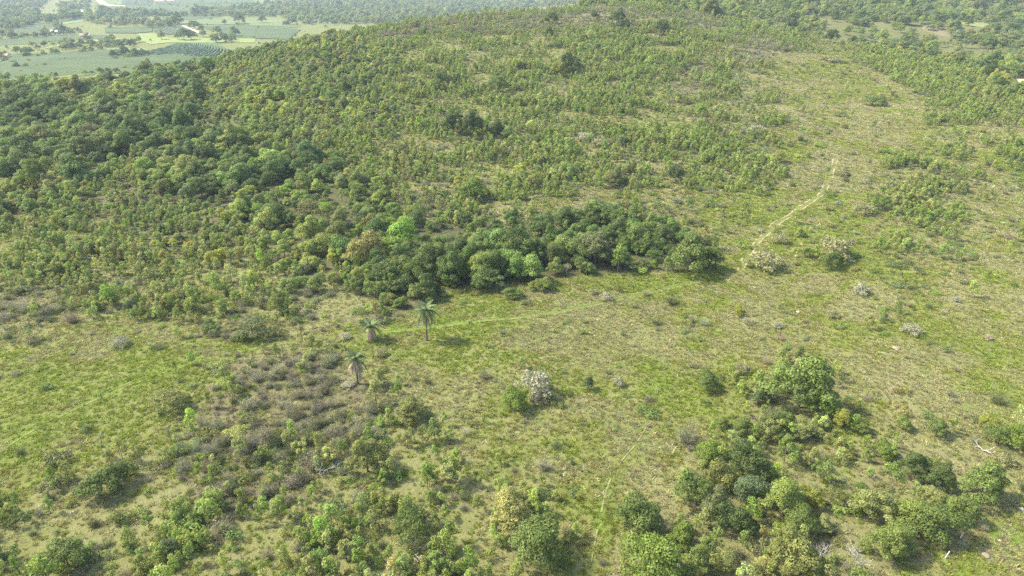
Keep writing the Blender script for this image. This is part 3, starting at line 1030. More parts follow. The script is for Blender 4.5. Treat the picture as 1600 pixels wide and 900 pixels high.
lm('P', 1350, 325, 40, 'sage', 'low sage bush band on the right slope', 2, 0.7)
lm('P', 1158, 575, 30, 'sage', 'pale low bush above the lone green tree', 0, 0.8)
lm('P', 1320, 267, 20, 'sage', 'small sage bush where the track tops the slope', 1)
lm('P', 1180, 200, 26, 'cream', 'small cream bush on the upper right slope', 2, 0.8)
lm('P', 915, 212, 30, 'cream', 'flat cream bush in the middle of the hillside', 0, 0.7)
lm('P', 935, 222, 34, 'sage', 'flat sage bush below the flat cream one', 1, 0.6)
lm('P', 735, 178, 26, 'sage', 'pale bush patch left of the hillside centre', 2, 0.6)
lm('P', 1300, 90, 34, 'sage', 'flat pale bush at the head of the dry clearing', 0, 0.5)
lm('P', 1575, 365, 26, 'sage', 'low sage bush near the right edge', 1, 0.7)
lm('P', 543, 601, 24, 'cream', 'low cream bush at the foot of the nearest palm', 0, 0.5)
lm('P', 540, 524, 22, 'cream', 'small cream bush left of the short palm', 2, 0.7)
lm('P', 1165, 572, 16, 'cream', 'tiny cream bush above the lone green tree', 1)
lm('P', 85, 715, 44, 'pale', 'pale wispy bush behind the spreading green tree at the lower left', 2, 0.8)

CL = np.array(CLEAR)
# fixed points also kept clear: palms, boulders, posts
PALM_PX = [(667, 532), (581, 531), (559, 600)]
KEEP = [at(*p) + (1.6,) for p in PALM_PX]
KEEP = [(a, b - 2.5, c, 5.0) for a, b, c, _ in KEEP] + [(KEEP[2][0] - 1.0, KEEP[2][1] + 5.0, 0, 5.0)]
CL = np.concatenate([CL, np.array([(k[0], k[1], k[3]) for k in KEEP])])
TRK = [([(1157, 424), (1182, 380), (1215, 348), (1255, 322), (1284, 303), (1298, 275), (1306, 248)], 3.2),
       ([(600, 518), (660, 513), (730, 503), (800, 497), (870, 487), (930, 475), (1000, 460), (1060, 446), (1100, 436)], 2.2),
       ([(0, 702), (60, 664), (150, 622), (240, 585), (320, 560), (400, 542), (500, 528), (590, 519)], 1.1),
       ([(926, 880), (932, 850), (938, 815), (945, 780), (956, 748), (972, 722), (1000, 690), (1012, 660), (1020, 640)], 1.6)]


def scatter(kind, r, ylo, yhi, dmax):
    """random places on the near hill thinned by the vegetation map"""
    n = int((yhi ** 2 - ylo ** 2) / 2 * 2 * 1.2 * dmax)
    y = np.sqrt(r.rand(n) * (yhi ** 2 - ylo ** 2) + ylo ** 2)
    x = (r.rand(n) * 2 - 1) * 1.2 * y
    ok = np.abs(x / y) < 0.80 * np.where(y < 250, 1.42, 1.0)
    ok &= y < crest(x, y) + 25
    x, y = x[ok], y[ok]
    z = H(x, y)
    gi, u, v, d = codes(x, y, z, r)
    ok = (u > -190) & (u < 1790) & (v < 1080)
    x, y, z, gi, u, v, d = [a[ok] for a in (x, y, z, gi, u, v, d)]
    dens = CTAB[gi, COL[kind]]
    if kind in 'TSBDP':
        cl = fbm(x, y, 9.0 if kind != 'T' else 16, 3, 40 + ord(kind))
        dens = dens * np.clip((cl - 0.33) / 0.17, 0.0, 2.4) if kind != 'T' else dens * np.clip((cl - 0.15) / 0.25, 0.55, 1.5)
    if kind in 'SBD':     # open lanes and thicker bands across the slope
        band = fbm(x * 0.75, y, 30, 3, 61)
        dens = dens * np.where(d > 150, np.clip((band - 0.30) / 0.16, 0.40, 1.4), 1)
    if kind == 'G':
        dens = dens * np.clip(170 / d, 0.25, 1)
    if kind == 'B':
        dens = dens * np.clip(260 / d, 0.5, 1)
    ok = r.rand(len(x)) * dmax < dens
    for pl, w in TRK:
        ok &= seg_dist(u, v, pl) > w
    ok &= ~((u > 1582) & (v > 116) & (v < 136))
    if kind != 'G':
        idx = np.nonzero(ok)[0]
        for cx, cy, cr in CL:
            m = (x[idx] - cx) ** 2 + (y[idx] - cy) ** 2 < (cr * ((1.0 if cr == 5.0 else 0.55) if kind != 'T' else (1.0 if cy > 160 else 1.6))) ** 2
            idx = idx[~m]
        ok2 = np.zeros(len(ok), bool)
        ok2[idx] = True
        ok = ok2
    x, y, z, gi, d = [a[ok] for a in (x, y, z, gi, d)]
    n = len(x)
    if kind == 'T':
        s = CTAB[gi, 1] * np.minimum(np.exp(r.randn(n) * 0.30), 1.5)
        s = s * (0.62 + 0.78 * np.clip((fbm(x, y, 26, 3, 15) - 0.25) * 2, 0, 1))
        sz = s * (0.85 + 0.3 * r.rand(n))
    elif kind == 'S':
        sz = 0.88 * np.exp(r.randn(n) * 0.30)
        s = sz * (0.72 + 0.35 * r.rand(n))
    elif kind == 'B':
        s = 0.62 * np.exp(r.randn(n) * 0.40)
        sz = s * (0.7 + 0.5 * r.rand(n))
    elif kind == 'D':
        s = 0.8 * np.exp(r.randn(n) * 0.33)
        sz = s * (0.7 + 0.5 * r.rand(n))
    elif kind == 'P':
        s = 0.62 * np.exp(r.randn(n) * 0.3)
        sz = s * (0.6 + 0.4 * r.rand(n))
    else:
        s = 0.80 * np.exp(r.randn(n) * 0.38) * np.clip(d / 150, 1, 2.2)
        sz = 0.75 * np.exp(r.randn(n) * 0.35)
    col = np.zeros((n, 3))
    cn = np.zeros(n, int)
    names = list(PAL)
    patch = fbm(x, y, 30, 2, 77 + ord(kind))
    for c in range(len(CKEYS)):
        mm = gi == c
        mix = MIXES.get((kind, CKEYS[c])) or MIXES.get((kind, '*')) or MIXES[(kind, 'w')]
        k = int(mm.sum())
        if not k:
            continue
        q = np.clip(r.rand(k), 0, 0.999)
        if kind in 'TSB':      # alike plants keep company
            q = np.clip(r.rand(k) * 0.6 + (fbm(x[mm], y[mm], 22, 2, 83) - 0.5) * 1.7 + 0.2, 0, 0.999)
            q = np.where(r.rand(k) < 0.25, r.rand(k) * 0.999, q)
        sel = (q * len(mix)).astype(int)
        cn[mm] = np.array([names.index(m_) for m_ in mix])[sel]
    if kind == 'G':   # the tussocks take the look of their ground
        lu = CTAB[gi, 7] + (patch - 0.5) * 1.5 + (fbm(x, y, 6, 2, 5) - 0.5) * 1.7 + r.randn(n) * 0.15
        cn = np.where(lu > 0.72, names.index('fresh'), np.where(lu > 0.45, names.index('grass'), names.index('straw')))
        cn = np.where(CTAB[gi, 8] * r.rand(n) > 0.46, names.index('taupe'), cn)
    base = np.array([PAL[m_] for m_ in names])[cn]
    col = base * np.exp(r.randn(n, 1) * 0.15) * np.exp(r.randn(n, 3) * 0.05)
    pr = r.randint(0, len(PRO[KIND[kind]]), n)
    store[kind].append(dict(x=x, y=y, z=z, s=s, sz=sz, rot=r.rand(n) * 6.283, pr=pr, col=col, cn=cn, gi=gi))


for k, ylo, yhi, dm in (('T', 52, 700, 0.1), ('S', 52, 700, 0.62), ('B', 52, 700, 0.25), ('D', 52, 700, 0.6), ('P', 52, 700, 0.008), ('G', 52, 560, 2.8)):
    scatter(k, np.random.RandomState(ord(k)), ylo, yhi, dm)

# beyond the crest: woods on the right-hand hills, strips and clumps of wood in the valley (photo pixels)
FARWOOD = [
    [(0, 12), (60, 16), (64, 38), (40, 44), (0, 46)],
    [(62, 32), (110, 24), (150, 22), (152, 27), (110, 31), (66, 37)],
    [(90, 8), (140, 4), (136, 14), (100, 20)],
    [(160, 18), (260, 20), (262, 24), (200, 28), (150, 26)],
    [(135, 32), (170, 34), (262, 36), (278, 34), (278, 40), (250, 43), (200, 40), (170, 40), (140, 37)],
    [(0, 54), (25, 52), (26, 60), (0, 62)],
    [(55, 50), (110, 44), (120, 52), (60, 54)],
    [(95, 72), (160, 68), (215, 64), (218, 72), (170, 76), (100, 78)],
    [(175, 84), (205, 80), (240, 88), (180, 96)],
    [(300, 16), (390, 14), (388, 25), (345, 24), (305, 24)],
    [(388, 10), (440, 6), (520, 0), (700, 0), (700, 12), (600, 22), (520, 34), (455, 34), (440, 26), (392, 28)],
    [(0, 84), (14, 84), (16, 92), (0, 94)],
    [(760, 0), (910, 0), (890, 8), (700, 12)],
    [(470, 38), (520, 14), (600, 5), (700, 0), (930, 0), (900, 8), (760, 18), (600, 38)],
    [(0, 96), (60, 100), (110, 98), (100, 112), (0, 122)],
    [(330, 60), (352, 56), (372, 60), (360, 68), (335, 68)],
    [(0, 0), (80, 0), (60, 12), (0, 10)],
    [(0, 62), (60, 56), (130, 50), (130, 52), (60, 58.5), (0, 64.5)],
    [(0, 75), (110, 68.5), (190, 62.5), (190, 64), (110, 70.5), (0, 77)],
    [(140, 28), (250, 24), (345, 24), (345, 25.5), (250, 26), (142, 30)],
    [(0, 84), (60, 87), (150, 80), (150, 82), (60, 89.5), (0, 87)],
]


def far_trees(r):
    out = []
    # valley
    n = 42000
    y = np.sqrt(r.rand(n) * (3300 ** 2 - 560 ** 2) + 560 ** 2)
    x = (r.rand(n) * 1.9 - 1.0) * 0.9 * y
    ok = (y > crest(x, y) + 40) & (x < 0.14 * y) & (x / y > -0.95)
    x, y = x[ok], y[ok]
    z = H(x, y)
    u, v, d = pix(x, y, z)
    inside = np.zeros(len(x), bool)
    for p in FARWOOD:
        inside |= in_poly(u + r.randn(len(x)) * 2, v + r.randn(len(x)) * 0.8, p)
    hid = (z > -34) & (y < 950)
    dens = np.where(inside, 1.0, np.where(hid, 0.6, 0.022))
    out_frame = (u < -20)
    dens = np.where(out_frame & ~hid, 0.12 * (fbm(x, y, 140, 2, 3) > 0.5), dens)
    ok = r.rand(len(x)) < dens
    x1, y1, z1 = x[ok], y[ok], z[ok]
    ins = inside[ok]
    s1 = np.where(y1 > 1500, 1.6, np.where(y1 > 1000, 1.25, 1.0)) * np.exp(r.randn(len(x1)) * 0.25) * np.where(ins, 1, 0.6)
    # right hills
    n = 26000
    y = np.sqrt(r.rand(n) * (1750 ** 2 - 420 ** 2) + 420 ** 2)
    x = (0.02 + r.rand(n) * 0.95) * y
    ok = (y > crest(x, y) + 10) & (x > 0.12 * y - 20)
    x, y = x[ok], y[ok]
    z = H(x, y)
    u, v, d = pix(x, y, z)
    clr = fbm(x, y, 60, 3, 55)
    mp, bp = at(1545, 40), at(1484, 47)
    meadow = (((x - mp[0]) / 40) ** 2 + ((y - mp[1]) / 24) ** 2) < 1
    meadow |= (y < mp[1]) & (y > mp[1] - 45) & (np.abs(x / y - mp[0] / mp[1]) < 0.04) & (r.rand(len(x)) < 0.6)
    bank = (((x - bp[0]) / 30) ** 2 + ((y - bp[1]) / 26) ** 2) < 1
    ok = (r.rand(len(x)) < np.clip((clr - 0.36) / 0.1, 0.12, 1)) & ~meadow & ~(bank & (r.rand(len(x)) < 0.6))
    ep = at(1597, 127)
    ok &= ~((np.abs(x / y - ep[0] / ep[1]) < 0.02) & (y < ep[1] + 8) & (y > ep[1] - 60))
    x2, y2, z2 = x[ok], y[ok], z[ok]
    s2 = np.where(y2 > 900, 1.35, 0.95) * np.exp(r.randn(len(x2)) * 0.28)
    x = np.r_[x1, x2]; y = np.r_[y1, y2]; z = np.r_[z1, z2]; s = np.r_[s1, s2]
    n = len(x)
    names = list(PAL)
    mix = 'dark dark mid mid mid olive olive grey light bluish vivid'.split()
    cn = np.array([names.index(m_) for m_ in mix])[r.randint(0, len(mix), n)]
    col = np.array([PAL[m_] for m_ in names])[cn] * np.exp(r.randn(n, 1) * 0.14)
    store['T'].append(dict(x=x, y=y, z=z, s=s, sz=s * (0.75 + 0.35 * r.rand(n)), rot=r.rand(n) * 6.283, pr=r.randint(0, len(PRO['broadleaf_tree']), n),
                           col=col, cn=cn, gi=np.zeros(n, int)))


far_trees(np.random.RandomState(91))
for k in store:
    ks = store[k][0].keys()
    store[k] = {q: np.concatenate([c[q] for c in store[k]]) for q in ks}

# ------------------------------------------------------------------ which plants are single objects
# places named in labels: (photo x, y, phrase)
PLACES = [
    (667, 500, 'the tall palm'), (580, 515, 'the short palm'), (559, 580, 'the nearest palm'), (834, 600, 'the big cream bush'),
    (966, 597, 'the smaller cream bush'), (842, 842, 'the rounded bottom-centre tree'), (1256, 590, 'the broad dark tree'),
    (1150, 740, 'the dark thicket'), (1228, 776, 'the rounded yellow-green tree'), (1468, 812, 'the lower right thicket'),
    (1340, 880, 'the bleached bare tree'), (1303, 385, 'the large pale sage bush'), (1200, 404, 'the wide sandy-grey bush'),
    (967, 405, 'the light green young tree'), (1080, 390, 'the vine-draped dome tree'), (770, 400, 'the dark grove'),
    (150, 752, 'the lower-left spreading tree'), (268, 622, 'the low spreading tree'), (187, 534, 'the left cream bush'),
    (572, 712, 'the olive umbrella-crowned tree'), (636, 815, 'the tree over bare twigs'), (100, 862, 'the bottom left round tree'),
    (264, 856, 'the blue-green bushy tree'), (1590, 682, 'the right edge hedge'), (1545, 860, 'the lush corner field'), (1385, 702, 'the vivid-topped small tree'),
    (930, 800, 'the foot path'), (1106, 592, 'the lone pasture tree'), (1428, 514, 'the spread cream bush'), (1155, 420, 'the foot of the dirt track'),
    (1290, 300, 'the top of the dirt track'), (1057, 270, 'the dark round tree'), (735, 292, 'the bright bushy tree'),
    (640, 640, 'the low olive tree'), (392, 505, 'the grey-brown scrubby tree'), (48, 528, 'the far left pale bush'), (205, 478, 'the small blue-grey tree'),
    (738, 193, 'the hillside spreading tree'), (38, 170, 'the dark left-edge tree'), (105, 133, 'the yellow-green forest tree'), (8, 300, 'the left frame edge at mid-height'), (330, 260, 'the centre of the left woods'), (450, 700, 'the brown scrub'), (420, 860, 'the bottom sapling thicket'),
    (1250, 150, 'the dry clearing'), (440, 350, 'the forest middle'), (150, 400, 'the left sapling belt'), (1035, 40, 'the dark ridge tree'),
    (155, 690, 'the leafless small tree'), (1565, 130, 'the bare orange earth'), (240, 200, 'the upper forest'), (640, 250, 'the middle slope'),
    (1000, 806, 'the wide green tree'), (1365, 155, 'the right-slope bushy tree'), (1500, 200, 'the right sapling band'),
]
PXY = np.array([(a, b) for a, b, _ in PLACES], float)
ADJ = {'dark': 'dark green', 'mid': 'mid-green', 'olive': 'olive green', 'grey': 'grey-green', 'vivid': 'bright green', 'yellow': 'yellow-green',
       'light': 'light green', 'bluish': 'blue-green', 'rust': 'rusty brown', 'pale': 'pale lime', 'cream': 'cream', 'sage': 'sage grey',
       'taupe': 'grey-brown', 'twig': 'tan', 'straw': 'straw', 'grass': 'green', 'fresh': 'fresh green', 'flowery': 'yellow-tipped'}
NOUN = {'T': 'tree', 'S': 'sapling', 'B': 'shrub', 'D': 'twiggy bush', 'P': 'blossoming bush'}
CAT = {'T': 'tree', 'S': 'sapling', 'B': 'shrub', 'D': 'dry bush', 'P': 'pale bush'}
GRP = {'T': 'broadleaf trees on the hillside', 'S': 'saplings on the slopes', 'B': 'low green shrubs', 'D': 'dry twiggy bushes', 'P': 'pale blossoming bushes'}
names = list(PAL)


def describe(kind, u, v, wpx, tint):
    sc_ = 1.0 if v > 300 else 0.6
    dd = np.hypot(PXY[:, 0] - u, (PXY[:, 1] - v) * 1.4) / sc_
    k = int(np.argmin(dd))
    du, dv = u - PXY[k, 0], (v - PXY[k, 1]) * 1.4
    ang = math.degrees(math.atan2(-dv, du)) % 360
    rel = ['right of', 'behind and right of', 'behind', 'behind and left of', 'left of', 'in front and left of', 'in front of', 'in front and right of'][int(((ang + 22.5) % 360) // 45)]
    dist = dd[k]
    far_ = 'close' if dist < 45 else ('' if dist < 95 else 'well')
    sz = 'tiny' if wpx < 9 else 'small' if wpx < 15 else 'medium' if wpx < 24 else 'large' if wpx < 38 else 'very large'
    s = f"{sz} {ADJ[tint]} {NOUN[kind]} {far_} {rel} {PLACES[k][2]}"
    return ' '.join(s.split())


rows_single = []
stuff = {}
NSINGLE = {'T': 300, 'S': 300, 'B': 300, 'D': 300, 'P': 300}
for kind in 'TSBDP':
    st = store[kind]
    u, v, d = pix(st['x'], st['y'], st['z'])
    pw = PRO[KIND[kind]][0]['W']
    ph = PRO[KIND[kind]][0]['H']
    wpx = pw * st['s'] / d * FPX
    vis = (u > 4) & (u < 1596) & (v - 0.4 * ph * st['sz'] / d * FPX > 2) & (v < 905) & (st['y'] < crest(st['x'], st['y']) + 5)
    cnt = NSINGLE[kind] - sum(1 for l in LM if l[0] == kind)
    sc_ = np.where(vis, wpx * np.sqrt(st['sz'] / st['s']), -1)
    order = np.argsort(-sc_)[:cnt]
    order = order[sc_[order] > 0]
    rest = np.ones(len(u), bool)
    rest[order] = False
    for i in order:
        rows_single.append((kind, st['x'][i], st['y'][i], st['z'][i], st['s'][i], st['sz'][i], st['rot'][i], int(st['pr'][i]), tuple(st['col'][i]),
                            names[st['cn'][i]], float(wpx[i]), float(u[i]), float(v[i] - 0.4 * ph * st['sz'][i] / d[i] * FPX), None))
    stuff[kind] = {q: a[rest] for q, a in st.items()}
stuff['G'] = store['G']
rr = np.random.RandomState(5)
for kind, x, y, z, s, sz, pr, tint, label in LM:
    pw = PRO[KIND[kind]][0]['W']
    u, v, d = pix(x, y, z)
    c = np.array(PAL[tint]) * np.exp(rr.randn() * 0.06) * (0.74 if kind == 'T' else 1)
    rows_single.append((kind, x, y, z, s, sz, rr.rand() * 6.283, pr, tuple(c), tint, float(pw * s / d * FPX), float(u), float(v), label))

# make each label point to one thing: count within a shared phrase by its place
from collections import defaultdict
bylab = defaultdict(list)
labs = []
for i, rw in enumerate(rows_single):
    l = rw[13] or describe(rw[0], rw[11], rw[12], rw[10], rw[9])
    labs.append(l)
    bylab[l].append(i)
ORD = ['', 'second', 'third', 'fourth', 'fifth', 'sixth', 'seventh', 'eighth', 'ninth', 'tenth', 'eleventh', 'twelfth', 'thirteenth', 'fourteenth', 'fifteenth', 'sixteenth', 'seventeenth', 'eighteenth']
for l, ids in bylab.items():
    if len(ids) < 2 or len(ids) > 18:
        continue
    ids.sort(key=lambda i: rows_single[i][11])
    n = len(ids)
    for k, i in enumerate(ids):
        if n == 2:
            q = ['left-hand', 'right-hand'][k]
        elif k == 0:
            q = 'leftmost'
        elif k == n - 1:
            q = 'rightmost'
        else:
            q = ORD[k] + ' from left,' if False else ORD[k] + '-from-left'
        if len((q + ' ' + l).split()) > 16:
            l = l.replace(' bush ', ' ').replace(' the ', ' ')
        labs[i] = q + ' ' + l
for i in range(len(labs)):
    w = labs[i].split()
    for drop in ('close', 'well', 'tiny', 'small', 'medium', 'large', 'the'):
        if len(w) > 16 and drop in w:
            w.remove(drop)
    labs[i] = ' '.join(w)
for i, rw in enumerate(rows_single):
    kind, x, y, z, s, sz, rot, pr, col, tint, wpx, u, v, lab0 = rw
    P = PRO[KIND[kind]][pr]
    parts = kind in 'TS' and wpx >= (16 if kind == 'S' else 22)
    if parts:
        o = empty(KIND[kind], (x, y, z), rot, (s, s, sz))
        cr = link('crown', P['crown'], o)
        cr['tint'] = [float(c) for c in col]
        link('trunk', P['trunk'], o)
    else:
        o = link(KIND[kind], P['whole'])
        o.location = (x, y, z); o.rotation_euler = (0, 0, rot); o.scale = (s, s, sz)
        o['tint'] = [float(c) for c in col]
    tag(o, labs[i], CAT[kind], GRP[kind])

# ------------------------------------------------------------------ the uncounted rest: one object per kind, scattered by geometry nodes
def scatter_object(name, kind, st, label):
    col = bpy.data.collections.new(name + '_sources')
    for q, P in enumerate(PRO[KIND[kind]]):
        so_ = bpy.data.objects.new('%s_source_%02d' % (name, q), P['whole'])
        col.objects.link(so_)
    me = bpy.data.meshes.new(name)
    n = len(st['x'])
    me.vertices.add(n)
    me.vertices.foreach_set('co', np.stack([st['x'], st['y'], st['z']], 1).astype(np.float32).ravel())
    for nm, tp, arr in (('tint', 'FLOAT_VECTOR', st['col']), ('scl', 'FLOAT_VECTOR', np.stack([st['s'], st['s'], st['sz']], 1)),
                        ('rotv', 'FLOAT_VECTOR', np.stack([st['rot'] * 0, st['rot'] * 0, st['rot']], 1))):
        a = me.attributes.new(nm, tp, 'POINT')
        a.data.foreach_set('vector', arr.astype(np.float32).ravel())
    a = me.attributes.new('pick', 'INT', 'POINT')
    a.data.foreach_set('value', st['pr'].astype(np.int32))
    o = link(name, me)
    ng = bpy.data.node_groups.new(name + '_scatter', 'GeometryNodeTree')
    ng.interface.new_socket('Geometry', in_out='INPUT', socket_type='NodeSocketGeometry')
    ng.interface.new_socket('Geometry', in_out='OUTPUT', socket_type='NodeSocketGeometry')
    N, L = ng.nodes, ng.links
    gi_ = N.new('NodeGroupInput'); go_ = N.new('NodeGroupOutput')
    m2p = N.new('GeometryNodeMeshToPoints')
    iop = N.new('GeometryNodeInstanceOnPoints')
    ci = N.new('GeometryNodeCollectionInfo')
    ci.inputs['Collection'].default_value = col
    ci.inputs['Separate Children'].default_value = True
    ci.inputs['Reset Children'].default_value = True

    def na(nm, tp):
        q = N.new('GeometryNodeInputNamedAttribute')
        q.data_type = tp
        q.inputs['Name'].default_value = nm
        return q.outputs['Attribute']
    L.new(gi_.outputs[0], m2p.inputs['Mesh'])
    L.new(m2p.outputs[0], iop.inputs['Points'])
    L.new(ci.outputs[0], iop.inputs['Instance'])
    iop.inputs['Pick Instance'].default_value = True
    L.new(na('pick', 'INT'), iop.inputs['Instance Index'])
    e2r = N.new('FunctionNodeEulerToRotation')
    L.new(na('rotv', 'FLOAT_VECTOR'), e2r.inputs[0])
    L.new(e2r.outputs[0], iop.inputs['Rotation'])
    L.new(na('scl', 'FLOAT_VECTOR'), iop.inputs['Scale'])
    L.new(iop.outputs[0], go_.inputs[0])
    md = o.modifiers.new('scatter', 'NODES')
    md.node_group = ng
    tag(o, label, kind='stuff')
    print(name, n)
    return o


scatter_object('woodland', 'T', stuff['T'], 'dense mixed green woodland covering the hillside and the hills behind')
scatter_object('sapling_thicket', 'S', stuff['S'], 'light green sapling regrowth thickly covering the slopes')
scatter_object('low_scrub', 'B', stuff['B'], 'low green scrub scattered between saplings and pasture')
scatter_object('dry_scrub', 'D', stuff['D'], 'grey-brown leafless scrub covering dry patches of the hill')
if len(stuff['P']['x']):
    scatter_object('pale_scrub', 'P', stuff['P'], 'small pale bushes dotted too far off to single out')
scatter_object('grass', 'G', stuff['G'], 'straw and green grass tussocks covering the pasture')
print('singles', len(rows_single))

# ------------------------------------------------------------------ palms
def frond_mesh(name, ln, droop, width, mat, r, n=22):
    mb = MB()
    pts = []
    for i in range(n + 1):
        t = i / n
        pts.append(Vector((ln * (t - 0.30 * droop * t * t), 0, ln * (0.42 * t - (0.42 + 0.62 * droop) * t * t))))
    mb.tube(pts[::3] + [pts[-1]], [0.045 * (1 - 0.8 * k / (len(pts[::3]))) for k in range(len(pts[::3]) + 1)], 3, 0, 0.6)
    for i in range(2, n + 1):
        t = i / n
        w = width * math.sin(math.pi * (0.12 + 0.83 * t)) ** 0.7
        for s in (-1, 1):
            p = pts[i]
            tip = p + Vector((0.35 * w, s * w, -0.55 * w - 0.1 * r.rand()))
            q = Vector((0.09, 0, 0.0))
            mb.add([p - q, p + q, tip], [[0, 1, 2]], 0, float(np.clip(0.45 + 0.2 * r.randn(), 0, 1)))
    return mb.mesh(name, [mat])


def palm(px, h, label, nf, ln, dead, tilt=0.0, seed=1):
    r = np.random.RandomState(seed)
    x, y, z = at(*px)
    t = empty('palm_tree', (x, y, z), 0)
    mb = MB()
    k = max(4, int(h * 1.5))
    mb.tube([(tilt * (i / k) ** 1.5, 0.0, -0.3 + (h + 0.3) * i / k) for i in range(k + 1)], [0.21 + 0.03 * (i % 2) - 0.04 * i / k for i in range(k + 1)], 8, 0)
    link('trunk', mb.mesh('palm_trunk', [M_BARK], True), t)
    green = [frond_mesh('green_frond', ln * (0.9 + 0.15 * j), 0.55 + 0.3 * j, 0.75, M_LEAF, r, 26) for j in range(3)]
    brown_ = [frond_mesh('dead_frond', ln * 1.05, 0.15, 0.34, M_TWIG, r, 26)]
    for j in range(nf):
        tt = j / nf
        o = link('frond', green[min(2, int(tt * 3))], t)
        o.location = (tilt, 0, h - 0.15 * tt)
        o.rotation_euler = (r.randn() * 0.15, R(-66 + (100 if dead < 10 else 62) * tt ** 0.8 + r.randn() * 6), j * 2.39996)
        c = np.array((0.088, 0.112, 0.048)) * math.exp(r.randn() * 0.12)
        o['tint'] = [float(q) for q in c]
    for j in range(dead):
        o = link('frond', brown_[0], t)
        o['label'] = 'dead hanging frond'
        o.location = (tilt, 0, h - 0.3 - 0.2 * r.rand())
        o.rotation_euler = (r.randn() * 0.15, R(64 + r.randn() * 7), j * 2.39996 + 0.5)
        o['tint'] = [float(q) for q in np.array((0.30, 0.225, 0.14)) * math.exp(r.randn() * 0.15)]
    tag(t, label, 'palm', 'palms in the pasture')


palm(PALM_PX[0], 7.3, 'tall palm with full green crown and bare trunk behind the others', 30, 3.4, 6, 0.15, 11)
palm(PALM_PX[1], 3.2, 'shortest palm, its dead fronds hanging to the grass, middle of the three', 15, 2.7, 18, 0.0, 12)
palm(PALM_PX[2], 5.6, 'nearest palm with skirt of brown dead fronds over a thin trunk', 14, 2.6, 20, 0.1, 13)

# ------------------------------------------------------------------ bare trees, fallen wood, posts, stones
def bare_tree(u, v, h, mat, label, seed, depth=4, kink=0.4, name='bare_tree', flat=False):
    r = np.random.RandomState(seed)
    mb = MB()
    if flat:
        for k in range(3):
            a = r.rand() * 6.28
            branching(mb, r, Vector((0, 0, 0.25)), Vector((math.cos(a), math.sin(a), 0.15)).normalized(), h * 0.4, 0.09, 2, 0, 0.4)
    else:
        branching(mb, r, Vector((0, 0, -0.2)), Vector((0.05, 0, 1)).normalized(), h * 0.34, h * 0.022, depth, 0, kink)
    o = link(name, mb.mesh(name, [mat]))
    o.location = at(u, v)
    o.rotation_euler = (0, 0, r.rand() * 6)
    tag(o, label, 'fallen wood' if flat else 'bare tree')


bare_tree(1338, 893, 5.0, M_PALEBARK, 'bleached leafless tree at the bottom edge right of centre', 3, 5, 0.55)
bare_tree(1277, 882, 4.0, M_PALEBARK, 'grey leafless branches showing among olive leaves at the bottom edge', 4, 4, 0.6)
bare_tree(161, 699, 3.6, M_BARK, 'leafless small dark tree in the left pasture', 5, 4, 0.5)
bare_tree(77, 781, 3.8, M_BARK, 'leafless dark tree above the bottom left saplings', 6, 4, 0.5)
bare_tree(269, 690, 3.4, M_BARK, 'thin leafless tree at the left edge of the brown scrub', 7, 4, 0.5)
bare_tree(12, 512, 3.0, M_BARK, 'leafless tree at the left edge beside the brown scrub', 8, 3, 0.5)
bare_tree(885, 428, 3.4, M_PALEBARK, 'small bleached bare tree at the front edge of the dark grove', 9, 4, 0.6)
bare_tree(365, 652, 3.6, M_BARK, 'leafless tree in the upper brown scrub', 10, 4, 0.5)
bare_tree(508, 745, 4.2, M_PALEBARK, 'pale leafless tree at the right of the brown scrub', 12, 4, 0.6)
bare_tree(1535, 705, 2.6, M_PALEBARK, 'white fallen branches lying in the dry grass above the thicket', 13, flat=True, name='fallen_branches')
bare_tree(1000, 838, 2.8, M_PALEBARK, 'grey fallen branches under the wide tree left of the thicket', 14, flat=True, name='fallen_branches')
bare_tree(640, 860, 3.4, M_PALEBARK, 'tangle of grey dead branches near the bottom left of centre', 15, flat=True, name='fallen_branches')


def post(u, v, h, lean, label):
    mb = MB()
    mb.tube([(0, 0, -0.3), (0, 0, h * 0.5), (0, 0, h * 0.97), (0, 0, h)], [0.085, 0.08, 0.07, 0.05], 8, 0)
    o = link('fence_post', mb.mesh('fence_post', [M_WOOD], True))
    o.location = at(u, v)
    o.rotation_euler = (R(lean * 0.3), R(lean), 0)
    tag(o, label, 'fence post', 'fence posts by the corner field')


post(1545, 783, 1.35, 12, 'leaning grey fence post at the edge of the green corner field')
post(1477, 872, 1.35, 9, 'pale leaning fence post standing in grass near the bottom edge')
post(1500, 842, 1.2, 6, 'fence post in the shade of the largest tree of the lower right thicket')


def boulder(u, v, s, mat, label, seed, name='boulder', cat='rock', flat=0.6):
    r = np.random.RandomState(seed)
    import bmesh
    bm = bmesh.new()
    bmesh.ops.create_icosphere(bm, subdivisions=2, radius=1.0)
    for vv in bm.verts:
        k = 1 + 0.28 * (r.rand() - 0.5)
        vv.co = Vector((vv.co.x * k * 1.15, vv.co.y * k, vv.co.z * k * flat + 0.2)) * s
    me = bpy.data.meshes.new(name)
    bm.to_mesh(me)
    bm.free()
    me.materials.append(mat)
    o = link(name, me)
    o.location = at(u, v)
    o.rotation_euler = (0, 0, r.rand() * 6)
    tag(o, label, cat)


boulder(1247, 488, 0.45, M_STONE, 'small white boulder in the pasture below the dirt track', 1)
boulder(727, 612, 0.30, M_SAND, 'small orange stone in the pasture left of the big cream bush', 2)
boulder(1400, 545, 0.75, M_SOIL, 'low reddish earth mound in the right pasture', 3, 'earth_mound', 'mound', 0.45)
boulder(1540, 868, 0.50, M_SOIL, 'pale earth mound in the green corner field', 4, 'earth_mound', 'mound', 0.3)
boulder(1596, 796, 0.35, M_STONE, 'pale boulder at the right edge of the corner field', 5)
boulder(1562, 845, 0.22, M_STONE, 'grey stone above the earth heap in the corner field', 6)
boulder(113, 801, 0.28, M_STONE, 'small white stone above the bottom left saplings', 7)

